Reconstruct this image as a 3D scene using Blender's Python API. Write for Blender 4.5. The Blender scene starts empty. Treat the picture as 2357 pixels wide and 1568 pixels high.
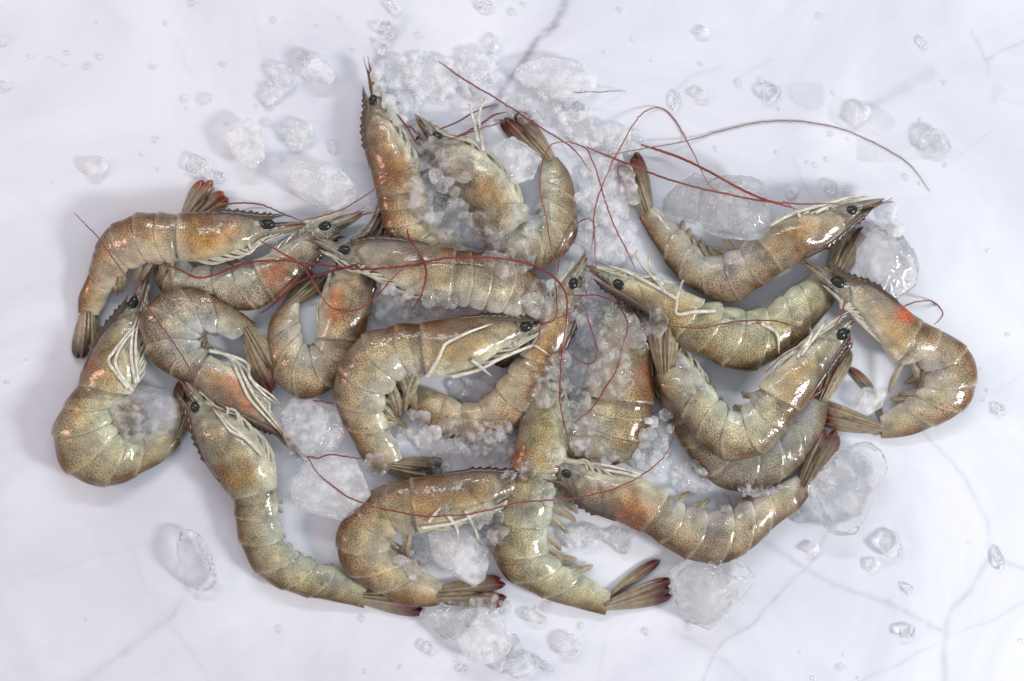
import bpy, bmesh, math, random
import numpy as np
from mathutils import Vector, Matrix, noise as mnoise

# ------------------------------------------------------------------ camera, world, lights, exposure
SC = bpy.context.scene
COL = SC.collection
PX = 0.175e-3                 # metres on the table for one unit of the 2357 x 1568 tracing grid
IW, IH = 2357.0, 1568.0
LENS = 60.0
CAM_H = IW * PX * LENS / 36.0


def P(x, y, z=0.0):
    """Point at height z (m) that is seen at tracing position x, y."""
    k = PX * (CAM_H - z) / CAM_H
    return np.array(((x - IW / 2) * k, -(y - IH / 2) * k, z))


cam = bpy.data.cameras.new('camera')
cam.lens = LENS
cam.sensor_width = 36.0
cam.clip_start = 0.01
cam.clip_end = 20.0
cam.dof.use_dof = True
cam.dof.focus_distance = CAM_H - 0.017
cam.dof.aperture_fstop = 4.0
camo = bpy.data.objects.new('camera', cam)
camo.location = (0, 0, CAM_H)
COL.objects.link(camo)
SC.camera = camo

world = bpy.data.worlds.new('World')
SC.world = world
world.use_nodes = True
bg = world.node_tree.nodes['Background']
bg.inputs[0].default_value = (0.89, 0.925, 1.0, 1)
bg.inputs[1].default_value = 0.54


def area(name, loc, aim, sx, sy, power, color):
    l = bpy.data.lights.new(name, 'AREA')
    l.shape = 'RECTANGLE'
    l.size, l.size_y = sx, sy
    l.energy = power
    l.color = color
    o = bpy.data.objects.new(name, l)
    o.location = loc
    d = Vector(aim) - Vector(loc)
    o.rotation_euler = d.to_track_quat('-Z', 'Y').to_euler()
    COL.objects.link(o)
    return o


area('key_softbox', (0.86, -0.36, 0.66), (0, 0, 0), 0.20, 0.20, 8.4, (1.0, 0.98, 0.955))
area('window_light', (-0.02, 0.72, 0.80), (0, 0, 0), 0.80, 0.035, 3.7, (0.95, 0.97, 1.0))
area('warm_fill', (-0.70, 0.02, 0.45), (0, 0, 0), 0.10, 0.16, 1.2, (1.0, 0.50, 0.36))

vs = SC.view_settings
vs.view_transform = 'Standard'
vs.look = 'None'
vs.exposure = 0.08
vs.gamma = 1.0
vs.use_curve_mapping = False
SC.render.engine = 'CYCLES'
SC.cycles.use_denoising = True
SC.cycles.max_bounces = 32
SC.cycles.transmission_bounces = 32
SC.cycles.transparent_max_bounces = 32
SC.cycles.caustics_refractive = True
SC.cycles.caustics_reflective = False
SC.cycles.blur_glossy = 0.6
SC.cycles.sample_clamp_indirect = 30.0

rng = np.random.default_rng(7)
random.seed(7)


def lin(r, g, b):
    c = np.array((r, g, b), float) / 255.0
    return np.where(c <= 0.04045, c / 12.92, ((c + 0.055) / 1.055) ** 2.4)


# ------------------------------------------------------------------ helpers
def mesh_obj(name, verts, faces, mat, parent=None, cols=None, smooth=True):
    me = bpy.data.meshes.new(name)
    verts = np.asarray(verts, float)
    me.from_pydata(verts.tolist(), [], [tuple(int(i) for i in f) for f in faces])
    if smooth:
        me.polygons.foreach_set('use_smooth', np.ones(len(me.polygons), bool))
    if cols is not None:
        a = me.color_attributes.new('col', 'FLOAT_COLOR', 'POINT')
        c = np.asarray(cols, np.float32)
        if c.shape[1] == 3:
            c = np.hstack([c, np.ones((len(c), 1), np.float32)])
        a.data.foreach_set('color', c.ravel().astype(np.float32))
    me.materials.append(mat)
    me.update()
    o = bpy.data.objects.new(name, me)
    COL.objects.link(o)
    if parent is not None:
        o.parent = parent
        o.matrix_parent_inverse = Matrix.Translation(-parent.location)
    return o


def tag(o, label, cat, group=None, kind=None):
    o['label'] = label
    if cat:
        o['category'] = cat
    if group:
        o['group'] = group
    if kind:
        o['kind'] = kind
    return o


def spline(pts, n):
    """Catmull-Rom through pts (k,d) resampled to n points, even in arc length."""
    p = np.asarray(pts, float)
    if len(p) < 3:
        return np.linspace(p[0], p[-1], n)
    q = np.vstack([2 * p[0] - p[1], p, 2 * p[-1] - p[-2]])
    out = []
    for i in range(1, len(q) - 2):
        t = np.linspace(0, 1, 14, endpoint=False)[:, None]
        a, b, c, d = q[i - 1], q[i], q[i + 1], q[i + 2]
        out.append(0.5 * (2 * b + (c - a) * t + (2 * a - 5 * b + 4 * c - d) * t ** 2 + (-a + 3 * b - 3 * c + d) * t ** 3))
    out = np.vstack(out + [p[-1:]])
    L = np.concatenate([[0], np.cumsum(np.linalg.norm(np.diff(out[:, :2], axis=0), axis=1))])
    u = np.linspace(0, L[-1], n)
    return np.stack([np.interp(u, L, out[:, k]) for k in range(out.shape[1])], 1)


def cr_eval(p, u):
    """Catmull-Rom evaluation at fractional station indices u."""
    p = np.asarray(p, float)
    q = np.vstack([2 * p[0] - p[1], p, 2 * p[-1] - p[-2]])
    i = np.clip(np.floor(u).astype(int), 0, len(p) - 2)
    t = (u - i)[:, None]
    a, b, c, d = q[i], q[i + 1], q[i + 2], q[i + 3]
    return 0.5 * (2 * b + (c - a) * t + (2 * a - 5 * b + 4 * c - d) * t ** 2 + (-a + 3 * b - 3 * c + d) * t ** 3)


def tube(path, radii, sides=6):
    """Verts and faces of a tapering tube along path (n,3)."""
    path = np.asarray(path, float)
    n = len(path)
    r = np.broadcast_to(np.asarray(radii, float), (n,))
    tang = np.gradient(path, axis=0)
    tang /= np.linalg.norm(tang, axis=1)[:, None] + 1e-12
    up = np.array((0, 0, 1.0))
    side = np.cross(tang, up)
    ln = np.linalg.norm(side, axis=1)[:, None]
    side = np.where(ln > 1e-4, side / (ln + 1e-12), np.array((1.0, 0, 0)))
    nor = np.cross(side, tang)
    th = np.linspace(0, 2 * np.pi, sides, endpoint=False)
    v = path[:, None] + r[:, None, None] * (np.cos(th)[None, :, None] * side[:, None] + np.sin(th)[None, :, None] * nor[:, None])
    f = grid_faces(n, sides, True)
    v = np.vstack([v.reshape(-1, 3), path[:1], path[-1:]])
    a, b = n * sides, n * sides + 1
    f += [(a, (k + 1) % sides, k) for k in range(sides)]
    f += [(b, (n - 1) * sides + k, (n - 1) * sides + (k + 1) % sides) for k in range(sides)]
    return v, f


def grid_faces(n, m, wrap):
    f = []
    for i in range(n - 1):
        for j in range(m if wrap else m - 1):
            k = (j + 1) % m
            f.append((i * m + j, i * m + k, (i + 1) * m + k, (i + 1) * m + j))
    return f


# height of whatever is already on the table, in cells of 4 tracing units
HC = 4.0
HX0, HY0 = -120.0, -120.0
HM = np.zeros((int(1820 / HC), int(2620 / HC)))


def hsplat(v):
    z = v[:, 2]
    k = PX * (CAM_H - z) / CAM_H
    x = ((v[:, 0] / k + IW / 2 - HX0) / HC).astype(int)
    y = ((-v[:, 1] / k + IH / 2 - HY0) / HC).astype(int)
    for dx in (0, 1):
        for dy in (0, 1):
            xi, yi = np.clip(x + dx, 0, HM.shape[1] - 1), np.clip(y + dy, 0, HM.shape[0] - 1)
            np.maximum.at(HM, (yi, xi), z)


def hget(x, y, rad=0.0):
    x, y = np.atleast_1d(x), np.atleast_1d(y)
    best = np.zeros(len(x))
    for dx in (-rad, 0, rad) if rad else (0,):
        for dy in (-rad, 0, rad) if rad else (0,):
            xi = np.clip(((x + dx - HX0) / HC).astype(int), 0, HM.shape[1] - 1)
            yi = np.clip(((y + dy - HY0) / HC).astype(int), 0, HM.shape[0] - 1)
            best = np.maximum(best, HM[yi, xi])
    return best


# ------------------------------------------------------------------ materials
def new_mat(name):
    m = bpy.data.materials.new(name)
    m.use_nodes = True
    nt = m.node_tree
    nt.nodes.clear()
    out = nt.nodes.new('ShaderNodeOutputMaterial')
    return m, nt, out


def N(nt, kind, **kw):
    n = nt.nodes.new(kind)
    for k, v in kw.items():
        setattr(n, k, v)
    return n


def mixc(nt, fac, a, b, mode='MIX'):
    n = N(nt, 'ShaderNodeMix', data_type='RGBA', blend_type=mode)
    for sock, val in ((n.inputs[0], fac), (n.inputs[6], a), (n.inputs[7], b)):
        if isinstance(val, (int, float)):
            sock.default_value = val
        elif isinstance(val, tuple):
            sock.default_value = (*val, 1) if len(val) == 3 else val
        else:
            nt.links.new(val, sock)
    return n.outputs[2]


def ramp(nt, src, stops):
    r = N(nt, 'ShaderNodeValToRGB')
    el = r.color_ramp.elements
    el[0].position, el[0].color = stops[0][0], (stops[0][1],) * 3 + (1,)
    el[1].position, el[1].color = stops[-1][0], (stops[-1][1],) * 3 + (1,)
    for p, v in stops[1:-1]:
        e = el.new(p)
        e.color = (v, v, v, 1)
    nt.links.new(src, r.inputs[0])
    return r.outputs[0]


def shell_material():
    m, nt, out = new_mat('wet_shrimp_shell')
    b = N(nt, 'ShaderNodeBsdfPrincipled')
    at = N(nt, 'ShaderNodeAttribute', attribute_name='col')
    tc = N(nt, 'ShaderNodeTexCoord')
    geo = N(nt, 'ShaderNodeNewGeometry')
    pos = geo.outputs['Position']
    # chromatophore dots
    vor = N(nt, 'ShaderNodeTexVoronoi', feature='F1')
    vor.inputs['Scale'].default_value = 1450
    vor.inputs['Randomness'].default_value = 0.8
    uv = N(nt, 'ShaderNodeAttribute', attribute_name='uvw')
    vor.voronoi_dimensions = '2D'
    nt.links.new(uv.outputs['Vector'], vor.inputs['Vector'])
    dots = ramp(nt, vor.outputs['Distance'], [(0.22, 1.0), (0.40, 0.0)])
    dm = N(nt, 'ShaderNodeMath', operation='MULTIPLY')
    nt.links.new(dots, dm.inputs[0])
    nt.links.new(at.outputs['Alpha'], dm.inputs[1])
    # broad mottling
    no = N(nt, 'ShaderNodeTexNoise')
    no.inputs['Scale'].default_value = 160
    no.inputs['Detail'].default_value = 5
    no.inputs['Roughness'].default_value = 0.6
    nt.links.new(pos, no.inputs['Vector'])
    mot = ramp(nt, no.outputs['Fac'], [(0.30, 0.55), (0.5, 0.98), (0.70, 1.45)])
    c1 = mixc(nt, 1.0, at.outputs['Color'], mot, 'MULTIPLY')
    no2 = N(nt, 'ShaderNodeTexNoise')
    no2.inputs['Scale'].default_value = 95
    no2.inputs['Detail'].default_value = 3
    nt.links.new(pos, no2.inputs['Vector'])
    gold = ramp(nt, no2.outputs['Fac'], [(0.46, 0.0), (0.70, 0.5)])
    c2 = mixc(nt, gold, c1, tuple(lin(158, 158, 138)))
    dv = N(nt, 'ShaderNodeMath', operation='MULTIPLY')
    nt.links.new(dm.outputs[0], dv.inputs[0])
    nt.links.new(ramp(nt, no2.outputs['Fac'], [(0.32, 1.0), (0.68, 0.6)]), dv.inputs[1])
    c3 = mixc(nt, dv.outputs[0], c2, tuple(lin(48, 34, 22)))
    nt.links.new(c3, b.inputs['Base Color'])
    b.inputs['Roughness'].default_value = 0.32
    b.inputs['IOR'].default_value = 1.40
    b.inputs['Coat Weight'].default_value = 1.0
    b.inputs['Specular IOR Level'].default_value = 0.22
    b.inputs['Coat Roughness'].default_value = 0.035
    b.inputs['Coat IOR'].default_value = 1.36
    b.inputs['Subsurface Weight'].default_value = 0.7
    b.inputs['Subsurface Radius'].default_value = (1.0, 0.62, 0.40)
    b.inputs['Subsurface Scale'].default_value = 0.0024
    # wet relief
    n3 = N(nt, 'ShaderNodeTexNoise')
    n3.inputs['Scale'].default_value = 260
    n3.inputs['Detail'].default_value = 4
    nt.links.new(pos, n3.inputs['Vector'])
    bp = N(nt, 'ShaderNodeBump')
    bp.inputs['Strength'].default_value = 0.55
    bp.inputs['Distance'].default_value = 0.0008
    nt.links.new(n3.outputs['Fac'], bp.inputs['Height'])
    nt.links.new(bp.outputs[0], b.inputs['Normal'])
    bp2 = N(nt, 'ShaderNodeBump')
    bp2.inputs['Strength'].default_value = 0.42
    bp2.inputs['Distance'].default_value = 0.0008
    nt.links.new(n3.outputs['Fac'], bp2.inputs['Height'])
    nt.links.new(bp2.outputs[0], b.inputs['Coat Normal'])
    nt.links.new(b.outputs[0], out.inputs[0])
    return m


def limb_material(name, trans=0.25, rough=0.25, dots=0.0):
    """Thin wet pieces: legs, fins, blades."""
    m, nt, out = new_mat(name)
    b = N(nt, 'ShaderNodeBsdfPrincipled')
    at = N(nt, 'ShaderNodeAttribute', attribute_name='col')
    geo = N(nt, 'ShaderNodeNewGeometry')
    no = N(nt, 'ShaderNodeTexNoise')
    no.inputs['Scale'].default_value = 420
    no.inputs['Detail'].default_value = 3
    nt.links.new(geo.outputs['Position'], no.inputs['Vector'])
    mot = ramp(nt, no.outputs['Fac'], [(0.3, 0.72), (0.5, 1.0), (0.7, 1.18)])
    c = mixc(nt, 1.0, at.outputs['Color'], mot, 'MULTIPLY')
    if dots:
        vor = N(nt, 'ShaderNodeTexVoronoi', feature='F1')
        vor.inputs['Scale'].default_value = 1300
        nt.links.new(geo.outputs['Position'], vor.inputs['Vector'])
        d = ramp(nt, vor.outputs['Distance'], [(0.14, dots), (0.28, 0.0)])
        c = mixc(nt, d, c, tuple(lin(50, 45, 42)))
    nt.links.new(c, b.inputs['Base Color'])
    b.inputs['Roughness'].default_value = rough
    b.inputs['Coat Weight'].default_value = 0.8
    b.inputs['Coat Roughness'].default_value = 0.08
    bp = N(nt, 'ShaderNodeBump')
    bp.inputs['Strength'].default_value = 0.35
    bp.inputs['Distance'].default_value = 0.0005
    nt.links.new(no.outputs['Fac'], bp.inputs['Height'])
    nt.links.new(bp.outputs[0], b.inputs['Normal'])
    if trans:
        tr = N(nt, 'ShaderNodeBsdfTranslucent')
        nt.links.new(c, tr.inputs[0])
        mx = N(nt, 'ShaderNodeMixShader')
        mx.inputs[0].default_value = trans
        nt.links.new(b.outputs[0], mx.inputs[1])
        nt.links.new(tr.outputs[0], mx.inputs[2])
        nt.links.new(mx.outputs[0], out.inputs[0])
    else:
        nt.links.new(b.outputs[0], out.inputs[0])
    return m


def film_material():
    """Clear fringe tissue: swimmerets."""
    m, nt, out = new_mat('translucent_fin')
    b = N(nt, 'ShaderNodeBsdfPrincipled')
    at = N(nt, 'ShaderNodeAttribute', attribute_name='col')
    nt.links.new(at.outputs['Color'], b.inputs['Base Color'])
    b.inputs['Roughness'].default_value = 0.2
    b.inputs['Coat Weight'].default_value = 1.0
    b.inputs['Coat Roughness'].default_value = 0.06
    t = N(nt, 'ShaderNodeBsdfTransparent')
    t.inputs[0].default_value = (0.93, 0.88, 0.80, 1)
    mx = N(nt, 'ShaderNodeMixShader')
    geo = N(nt, 'ShaderNodeNewGeometry')
    no = N(nt, 'ShaderNodeTexNoise')
    no.inputs['Scale'].default_value = 500
    nt.links.new(geo.outputs['Position'], no.inputs['Vector'])
    f = ramp(nt, no.outputs['Fac'], [(0.35, 0.35), (0.65, 0.70)])
    nt.links.new(f, mx.inputs[0])
    nt.links.new(b.outputs[0], mx.inputs[1])
    nt.links.new(t.outputs[0], mx.inputs[2])
    nt.links.new(mx.outputs[0], out.inputs[0])
    return m


def eye_material():
    m, nt, out = new_mat('black_green_eye')
    b = N(nt, 'ShaderNodeBsdfPrincipled')
    lw = N(nt, 'ShaderNodeLayerWeight')
    no = N(nt, 'ShaderNodeTexNoise')
    no.inputs['Scale'].default_value = 300
    c = mixc(nt, no.outputs['Fac'], (0.003, 0.004, 0.003), (0.025, 0.03, 0.022))
    nt.links.new(c, b.inputs['Base Color'])
    b.inputs['Roughness'].default_value = 0.16
    b.inputs['Specular IOR Level'].default_value = 0.45
    nt.links.new(b.outputs[0], out.inputs[0])
    return m


def antenna_material():
    m, nt, out = new_mat('red_antenna')
    b = N(nt, 'ShaderNodeBsdfPrincipled')
    at = N(nt, 'ShaderNodeAttribute', attribute_name='col')
    geo = N(nt, 'ShaderNodeNewGeometry')
    no = N(nt, 'ShaderNodeTexNoise')
    no.inputs['Scale'].default_value = 900
    nt.links.new(geo.outputs['Position'], no.inputs['Vector'])
    mot = ramp(nt, no.outputs['Fac'], [(0.3, 0.65), (0.7, 1.25)])
    c = mixc(nt, 1.0, at.outputs['Color'], mot, 'MULTIPLY')
    nt.links.new(c, b.inputs['Base Color'])
    b.inputs['Roughness'].default_value = 0.28
    b.inputs['Coat Weight'].default_value = 0.5
    nt.links.new(b.outputs[0], out.inputs[0])
    return m


def ice_material(name, frost_lo, frost_hi, clear_mix, bump=0.6, scale=260, detail=1.5):
    m, nt, out = new_mat(name)
    geo = N(nt, 'ShaderNodeNewGeometry')
    pos = geo.outputs['Position']
    n1 = N(nt, 'ShaderNodeTexNoise')
    n1.inputs['Scale'].default_value = scale
    n1.inputs['Detail'].default_value = detail
    n1.inputs['Roughness'].default_value = 0.5
    nt.links.new(pos, n1.inputs['Vector'])
    bp = N(nt, 'ShaderNodeBump')
    bp.inputs['Strength'].default_value = bump
    bp.inputs['Distance'].default_value = 0.0016
    nt.links.new(n1.outputs['Fac'], bp.inputs['Height'])
    g = N(nt, 'ShaderNodeBsdfGlass')
    g.inputs['Color'].default_value = (1, 1, 1, 1)
    g.inputs['Roughness'].default_value = 0.0
    g.inputs['IOR'].default_value = 1.31
    nt.links.new(bp.outputs[0], g.inputs['Normal'])
    t = N(nt, 'ShaderNodeBsdfTransparent')
    m1 = N(nt, 'ShaderNodeMixShader')
    m1.inputs[0].default_value = clear_mix
    nt.links.new(g.outputs[0], m1.inputs[1])
    nt.links.new(t.outputs[0], m1.inputs[2])
    n2 = N(nt, 'ShaderNodeTexNoise')
    n2.inputs['Scale'].default_value = scale * 0.6
    n2.inputs['Detail'].default_value = 3
    nt.links.new(pos, n2.inputs['Vector'])
    fr = ramp(nt, n2.outputs['Fac'], [(0.42, frost_lo), (0.66, frost_hi)])
    d = N(nt, 'ShaderNodeBsdfDiffuse')
    d.inputs['Color'].default_value = (0.97, 0.975, 0.985, 1)
    tl = N(nt, 'ShaderNodeBsdfTranslucent')
    tl.inputs[0].default_value = (0.97, 0.975, 0.985, 1)
    m2 = N(nt, 'ShaderNodeMixShader')
    m2.inputs[0].default_value = 0.4
    nt.links.new(d.outputs[0], m2.inputs[1])
    nt.links.new(tl.outputs[0], m2.inputs[2])
    m3 = N(nt, 'ShaderNodeMixShader')
    nt.links.new(fr, m3.inputs[0])
    nt.links.new(m1.outputs[0], m3.inputs[1])
    nt.links.new(m2.outputs[0], m3.inputs[2])
    nt.links.new(m3.outputs[0], out.inputs[0])
    return m


def marble_material():
    m, nt, out = new_mat('white_marble')
    b = N(nt, 'ShaderNodeBsdfPrincipled')
    at = N(nt, 'ShaderNodeAttribute', attribute_name='col')
    geo = N(nt, 'ShaderNodeNewGeometry')
    pos = geo.outputs['Position']
    n1 = N(nt, 'ShaderNodeTexNoise')
    n1.inputs['Scale'].default_value = 9
    n1.inputs['Detail'].default_value = 8
    n1.inputs['Roughness'].default_value = 0.62
    n1.inputs['Distortion'].default_value = 1.2
    nt.links.new(pos, n1.inputs['Vector'])
    cl = ramp(nt, n1.outputs['Fac'], [(0.34, 1.0), (0.62, 0.0)])
    c = mixc(nt, cl, tuple(lin(220, 223, 230)), tuple(lin(201, 204, 214)))
    # the traced veins and one painted shade edge, broken up by noise
    n2 = N(nt, 'ShaderNodeTexNoise')
    n2.inputs['Scale'].default_value = 130
    n2.inputs['Detail'].default_value = 6
    n2.inputs['Roughness'].default_value = 0.7
    nt.links.new(pos, n2.inputs['Vector'])
    br = ramp(nt, n2.outputs['Fac'], [(0.36, 0.35), (0.62, 1.0)])
    mu = N(nt, 'ShaderNodeMath', operation='MULTIPLY')
    sep = N(nt, 'ShaderNodeSeparateColor')
    nt.links.new(at.outputs['Color'], sep.inputs[0])
    nt.links.new(sep.outputs[0], mu.inputs[0])
    nt.links.new(br, mu.inputs[1])
    c2 = mixc(nt, mu.outputs[0], c, tuple(lin(128, 128, 142)))
    nt.links.new(c2, b.inputs['Base Color'])
    rr = N(nt, 'ShaderNodeMapRange')
    rr.inputs['To Min'].default_value = 0.22
    rr.inputs['To Max'].default_value = 0.42
    nt.links.new(n2.outputs['Fac'], rr.inputs['Value'])
    nt.links.new(rr.outputs[0], b.inputs['Roughness'])
    b.inputs['Subsurface Weight'].default_value = 0.0
    bp = N(nt, 'ShaderNodeBump')
    bp.inputs['Strength'].default_value = 0.06
    bp.inputs['Distance'].default_value = 0.0005
    nt.links.new(n2.outputs['Fac'], bp.inputs['Height'])
    nt.links.new(bp.outputs[0], b.inputs['Normal'])
    nt.links.new(b.outputs[0], out.inputs[0])
    return m


MAT_SHELL = shell_material()
MAT_LEG = limb_material('pale_leg', 0.2, 0.25, 0.5)
MAT_FAN = limb_material('tail_fan_blade', 0.22, 0.22, 0.35)
MAT_ROS = limb_material('rostrum_blade', 0.1, 0.3, 0.6)
MAT_FILM = film_material()
MAT_EYE = eye_material()
MAT_ANT = antenna_material()
MAT_CRUSH = ice_material('crushed_ice', 0.06, 0.46, 0.36, 0.5, 380)
MAT_WHITE = ice_material('frosted_ice', 0.22, 0.74, 0.55, 0.8, 330)
MAT_CLEAR = ice_material('clear_ice', 0.0, 0.20, 0.24, 0.6, 220)
MAT_CORE = ice_material('cloudy_ice_core', 0.06, 0.55, 0.70, 0.6, 200)
MAT_WATER = ice_material('water', 0.0, 0.0, 0.86, 0.02, 150)
MAT_DROP = ice_material('water_bead', 0.16, 0.24, 0.62, 0.02, 150)  # white diffuse share stands in for the light clear beads gather by refraction
MAT_MARBLE = marble_material()

# ------------------------------------------------------------------ marble tabletop
VEINS = [  # (points, width, strength)
    ([(1330, -60), (1310, -10), (1275, 55), (1230, 110), (1190, 165), (1150, 225), (1110, 290)], 9, 0.95),
    ([(1928, 1190), (1890, 1250), (1855, 1310), (1830, 1330), (1790, 1365), (1760, 1405), (1735, 1435), (1680, 1465), (1655, 1490), (1630, 1530), (1605, 1590)], 3.2, 0.42),
    ([(1755, 1247), (1850, 1305), (1960, 1360), (2080, 1410), (2172, 1452)], 6, 0.34),
    ([(2290, 1275), (2240, 1350), (2195, 1410), (2178, 1460), (2170, 1600)], 8, 0.34),
    ([(2130, 990), (2190, 1070), (2230, 1120), (2270, 1190), (2275, 1240), (2290, 1285), (2330, 1300), (2400, 1330)], 4.5, 0.32),
    ([(2178, 1470), (2280, 1430), (2400, 1360)], 3, 0.26),
    ([(1985, 1562), (2060, 1530), (2160, 1482)], 3, 0.28),
    ([(2400, 70), (2310, 115), (2270, 137), (2255, 115), (2236, 70)], 3.5, 0.34),
    ([(2270, 137), (2277, 168)], 3.5, 0.30),
    ([(2145, 168), (2080, 205), (2020, 232), (1990, 250)], 15, 0.34),
    ([(438, 1335), (420, 1390), (380, 1430), (300, 1490), (220, 1545), (150, 1600)], 9, 0.28),
    ([(295, 1260), (330, 1340), (380, 1420), (430, 1490), (490, 1590)], 4, 0.16),  # faint edge of shade, painted in among the veins
    ([(940, 45), (905, 95), (872, 140)], 11, 0.34),
    ([(2310, 225), (2357, 240), (2400, 230)], 3, 0.25),
    ([(2290, 300), (2200, 365)], 2.5, 0.2),
    ([(1822, 362), (1850, 420), (1880, 450)], 2.5, 0.26),
    ([(1545, 210), (1600, 175), (1662, 148)], 4, 0.22),
    ([(1690, 180), (1740, 155), (1780, 138)], 3, 0.2),
    ([(2300, 205), (2285, 225)], 12, 0.22),
    ([(590, 30), (600, 90), (612, 200)], 4, 0.13),
    ([(405, 100), (425, 150), (440, 165)], 6, 0.14),
    ([(0, 1355), (120, 1310), (300, 1265), (440, 1215)], 5, 0.10),
    ([(1400, 1440), (1385, 1500), (1375, 1590)], 4, 0.13),
    ([(1550, 1450), (1640, 1500), (1740, 1590)], 7, 0.20),
    ([(2260, 600), (2320, 690), (2420, 760)], 30, 0.12),
    ([(2357, 860), (2200, 960)], 3, 0.14),
]
gx = np.concatenate([[-2600, -1200, -500, -250], np.arange(-100, 2460, 4.5), [2600, 2900, 3600, 5000]])
gy = np.concatenate([[-2400, -1100, -450, -220], np.arange(-80, 1650, 4.5), [1800, 2050, 2700, 4000]])
GX, GY = np.meshgrid(gx, gy)
wx = np.zeros_like(GX)
for k, (fx, fy, ph) in enumerate([(0.021, 0.013, 0.3), (0.043, -0.031, 1.7), (-0.011, 0.052, 4.0), (0.10, 0.085, 2.2)]):
    wx += np.sin(GX * fx + GY * fy + ph) * (3.2, 2.0, 2.2, 1.0)[k]
VX, VY = GX + wx, GY + np.roll(wx, 37, 0) * 0.8
vein = np.zeros_like(GX)
for pts, w, s in VEINS:
    p = spline(pts, max(6, len(pts) * 6))
    d = np.full(GX.shape, 1e9)
    for a, b in zip(p[:-1], p[1:]):
        ba = b - a
        h = np.clip(((VX - a[0]) * ba[0] + (VY - a[1]) * ba[1]) / (ba @ ba), 0, 1)
        d = np.minimum(d, np.hypot(VX - a[0] - ba[0] * h, VY - a[1] - ba[1] * h))
    s = s * 0.8
    vein = np.maximum(vein, s * np.exp(-(d / w) ** 2) + 0.16 * s * np.exp(-(d / (w * 4)) ** 2))
mk = PX
mv = np.stack([(GX - IW / 2) * mk, -(GY - IH / 2) * mk, np.zeros_like(GX)], -1).reshape(-1, 3)
mc = np.repeat(vein.reshape(-1, 1), 3, 1)
mf = [f[::-1] for f in grid_faces(len(gy), len(gx), False)]
# slab edges
nx_, ny_ = len(gx), len(gy)
rim = [j for j in range(nx_)] + [i * nx_ + nx_ - 1 for i in range(1, ny_)] + [(ny_ - 1) * nx_ + j for j in range(nx_ - 2, -1, -1)] + [i * nx_ for i in range(ny_ - 2, 0, -1)]
low = mv[rim].copy()
low[:, 2] = -0.02
base = len(mv)
mv = np.vstack([mv, low])
mc = np.vstack([mc, np.zeros((len(rim), 3))])
mf += [(rim[k], rim[(k + 1) % len(rim)], base + (k + 1) % len(rim), base + k) for k in range(len(rim))]
mf.append(tuple(range(base + len(rim) - 1, base - 1, -1)))
slab = mesh_obj('marble_tabletop', mv, mf, MAT_MARBLE, cols=mc)
tag(slab, 'white marble tabletop with thin grey veins', None, kind='structure')

# ------------------------------------------------------------------ shrimp
SEG = np.array([0.13, 0.15, 0.17, 0.15, 0.14, 0.26])
C_SIDE = lin(182, 166, 134)
C_BACK = lin(112, 78, 46)
C_BELLY = lin(200, 203, 194)
C_JOINT = lin(186, 176, 156)
GOLD, BROWN, BLUE = lin(178, 132, 58), lin(88, 56, 34), lin(112, 118, 128)
RED, ORANGE, PALE = lin(178, 58, 28), lin(196, 98, 40), lin(214, 208, 180)
TONES = {'tan': (1, 1, 1), 'grey': (0.92, 0.99, 1.08), 'warm': (1.10, 0.98, 0.84), 'blue': (0.84, 0.95, 1.10), 'dark': (0.86, 0.84, 0.80), 'olive': (0.97, 1.02, 0.92)}


def leaf(base, tip, w, z0, z1, bend=0.0, blunt=0.6, thick=0.0007, nl=16, nw=13, side=1, paddle=False):
    """A long thin ridged blade from base to tip (tracing units), closed, with local coordinates u (along), v (across)."""
    base, tip = np.asarray(base, float), np.asarray(tip, float)
    d = tip - base
    L = np.hypot(*d)
    d = d / L
    nrm = np.array((-d[1], d[0]))
    u = np.linspace(0, 1, nl)
    v = np.linspace(-1, 1, nw)
    prof = (0.42 + 0.58 * np.sin(np.pi * np.clip(u * 0.95 + 0.05, 0, 1) ** 0.8)) * np.sqrt(np.clip(1 - np.clip((u - blunt) / (1.0 - blunt), 0, 1) ** 2.2, 0.004, 1))
    if paddle:
        prof = (0.40 + 0.60 * np.sin(np.pi * np.clip(u * 0.62, 0, 1))) * np.sqrt(np.clip(1 - np.clip((u - blunt) / (1.0 - blunt), 0, 1) ** 2.4, 0.004, 1))
    top, bot, uu, vv = [], [], [], []
    for i in range(nl):
        c = base + d * L * u[i] + nrm * side * bend * L * math.sin(math.pi * u[i] * 0.9)
        z = z0 + (z1 - z0) * u[i]
        for j in range(nw):
            q = c + nrm * v[j] * w * prof[i]
            ridge = 0.0012 * math.exp(-(v[j] / 0.35) ** 2) * (1 - 0.5 * u[i]) - 0.0008 * v[j] ** 2
            top.append(P(q[0], q[1], max(z + ridge + thick, 0.0006)))
            bot.append(P(q[0], q[1], max(z + ridge * 0.6 - thick, 0.0003)))
            uu.append(u[i])
            vv.append(v[j])
    n = nl * nw
    f = grid_faces(nl, nw, False)
    f2 = [tuple(k + n for k in q[::-1]) for q in f]
    e = [j for j in range(nw)] + [i * nw + nw - 1 for i in range(1, nl)] + [(nl - 1) * nw + j for j in range(nw - 2, -1, -1)] + [i * nw for i in range(nl - 2, 0, -1)]
    f3 = [(e[k], e[k] + n, e[(k + 1) % len(e)] + n, e[(k + 1) % len(e)]) for k in range(len(e))]
    return np.array(top + bot), f + f2 + f3, np.array(uu * 2), np.array(vv * 2)


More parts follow.
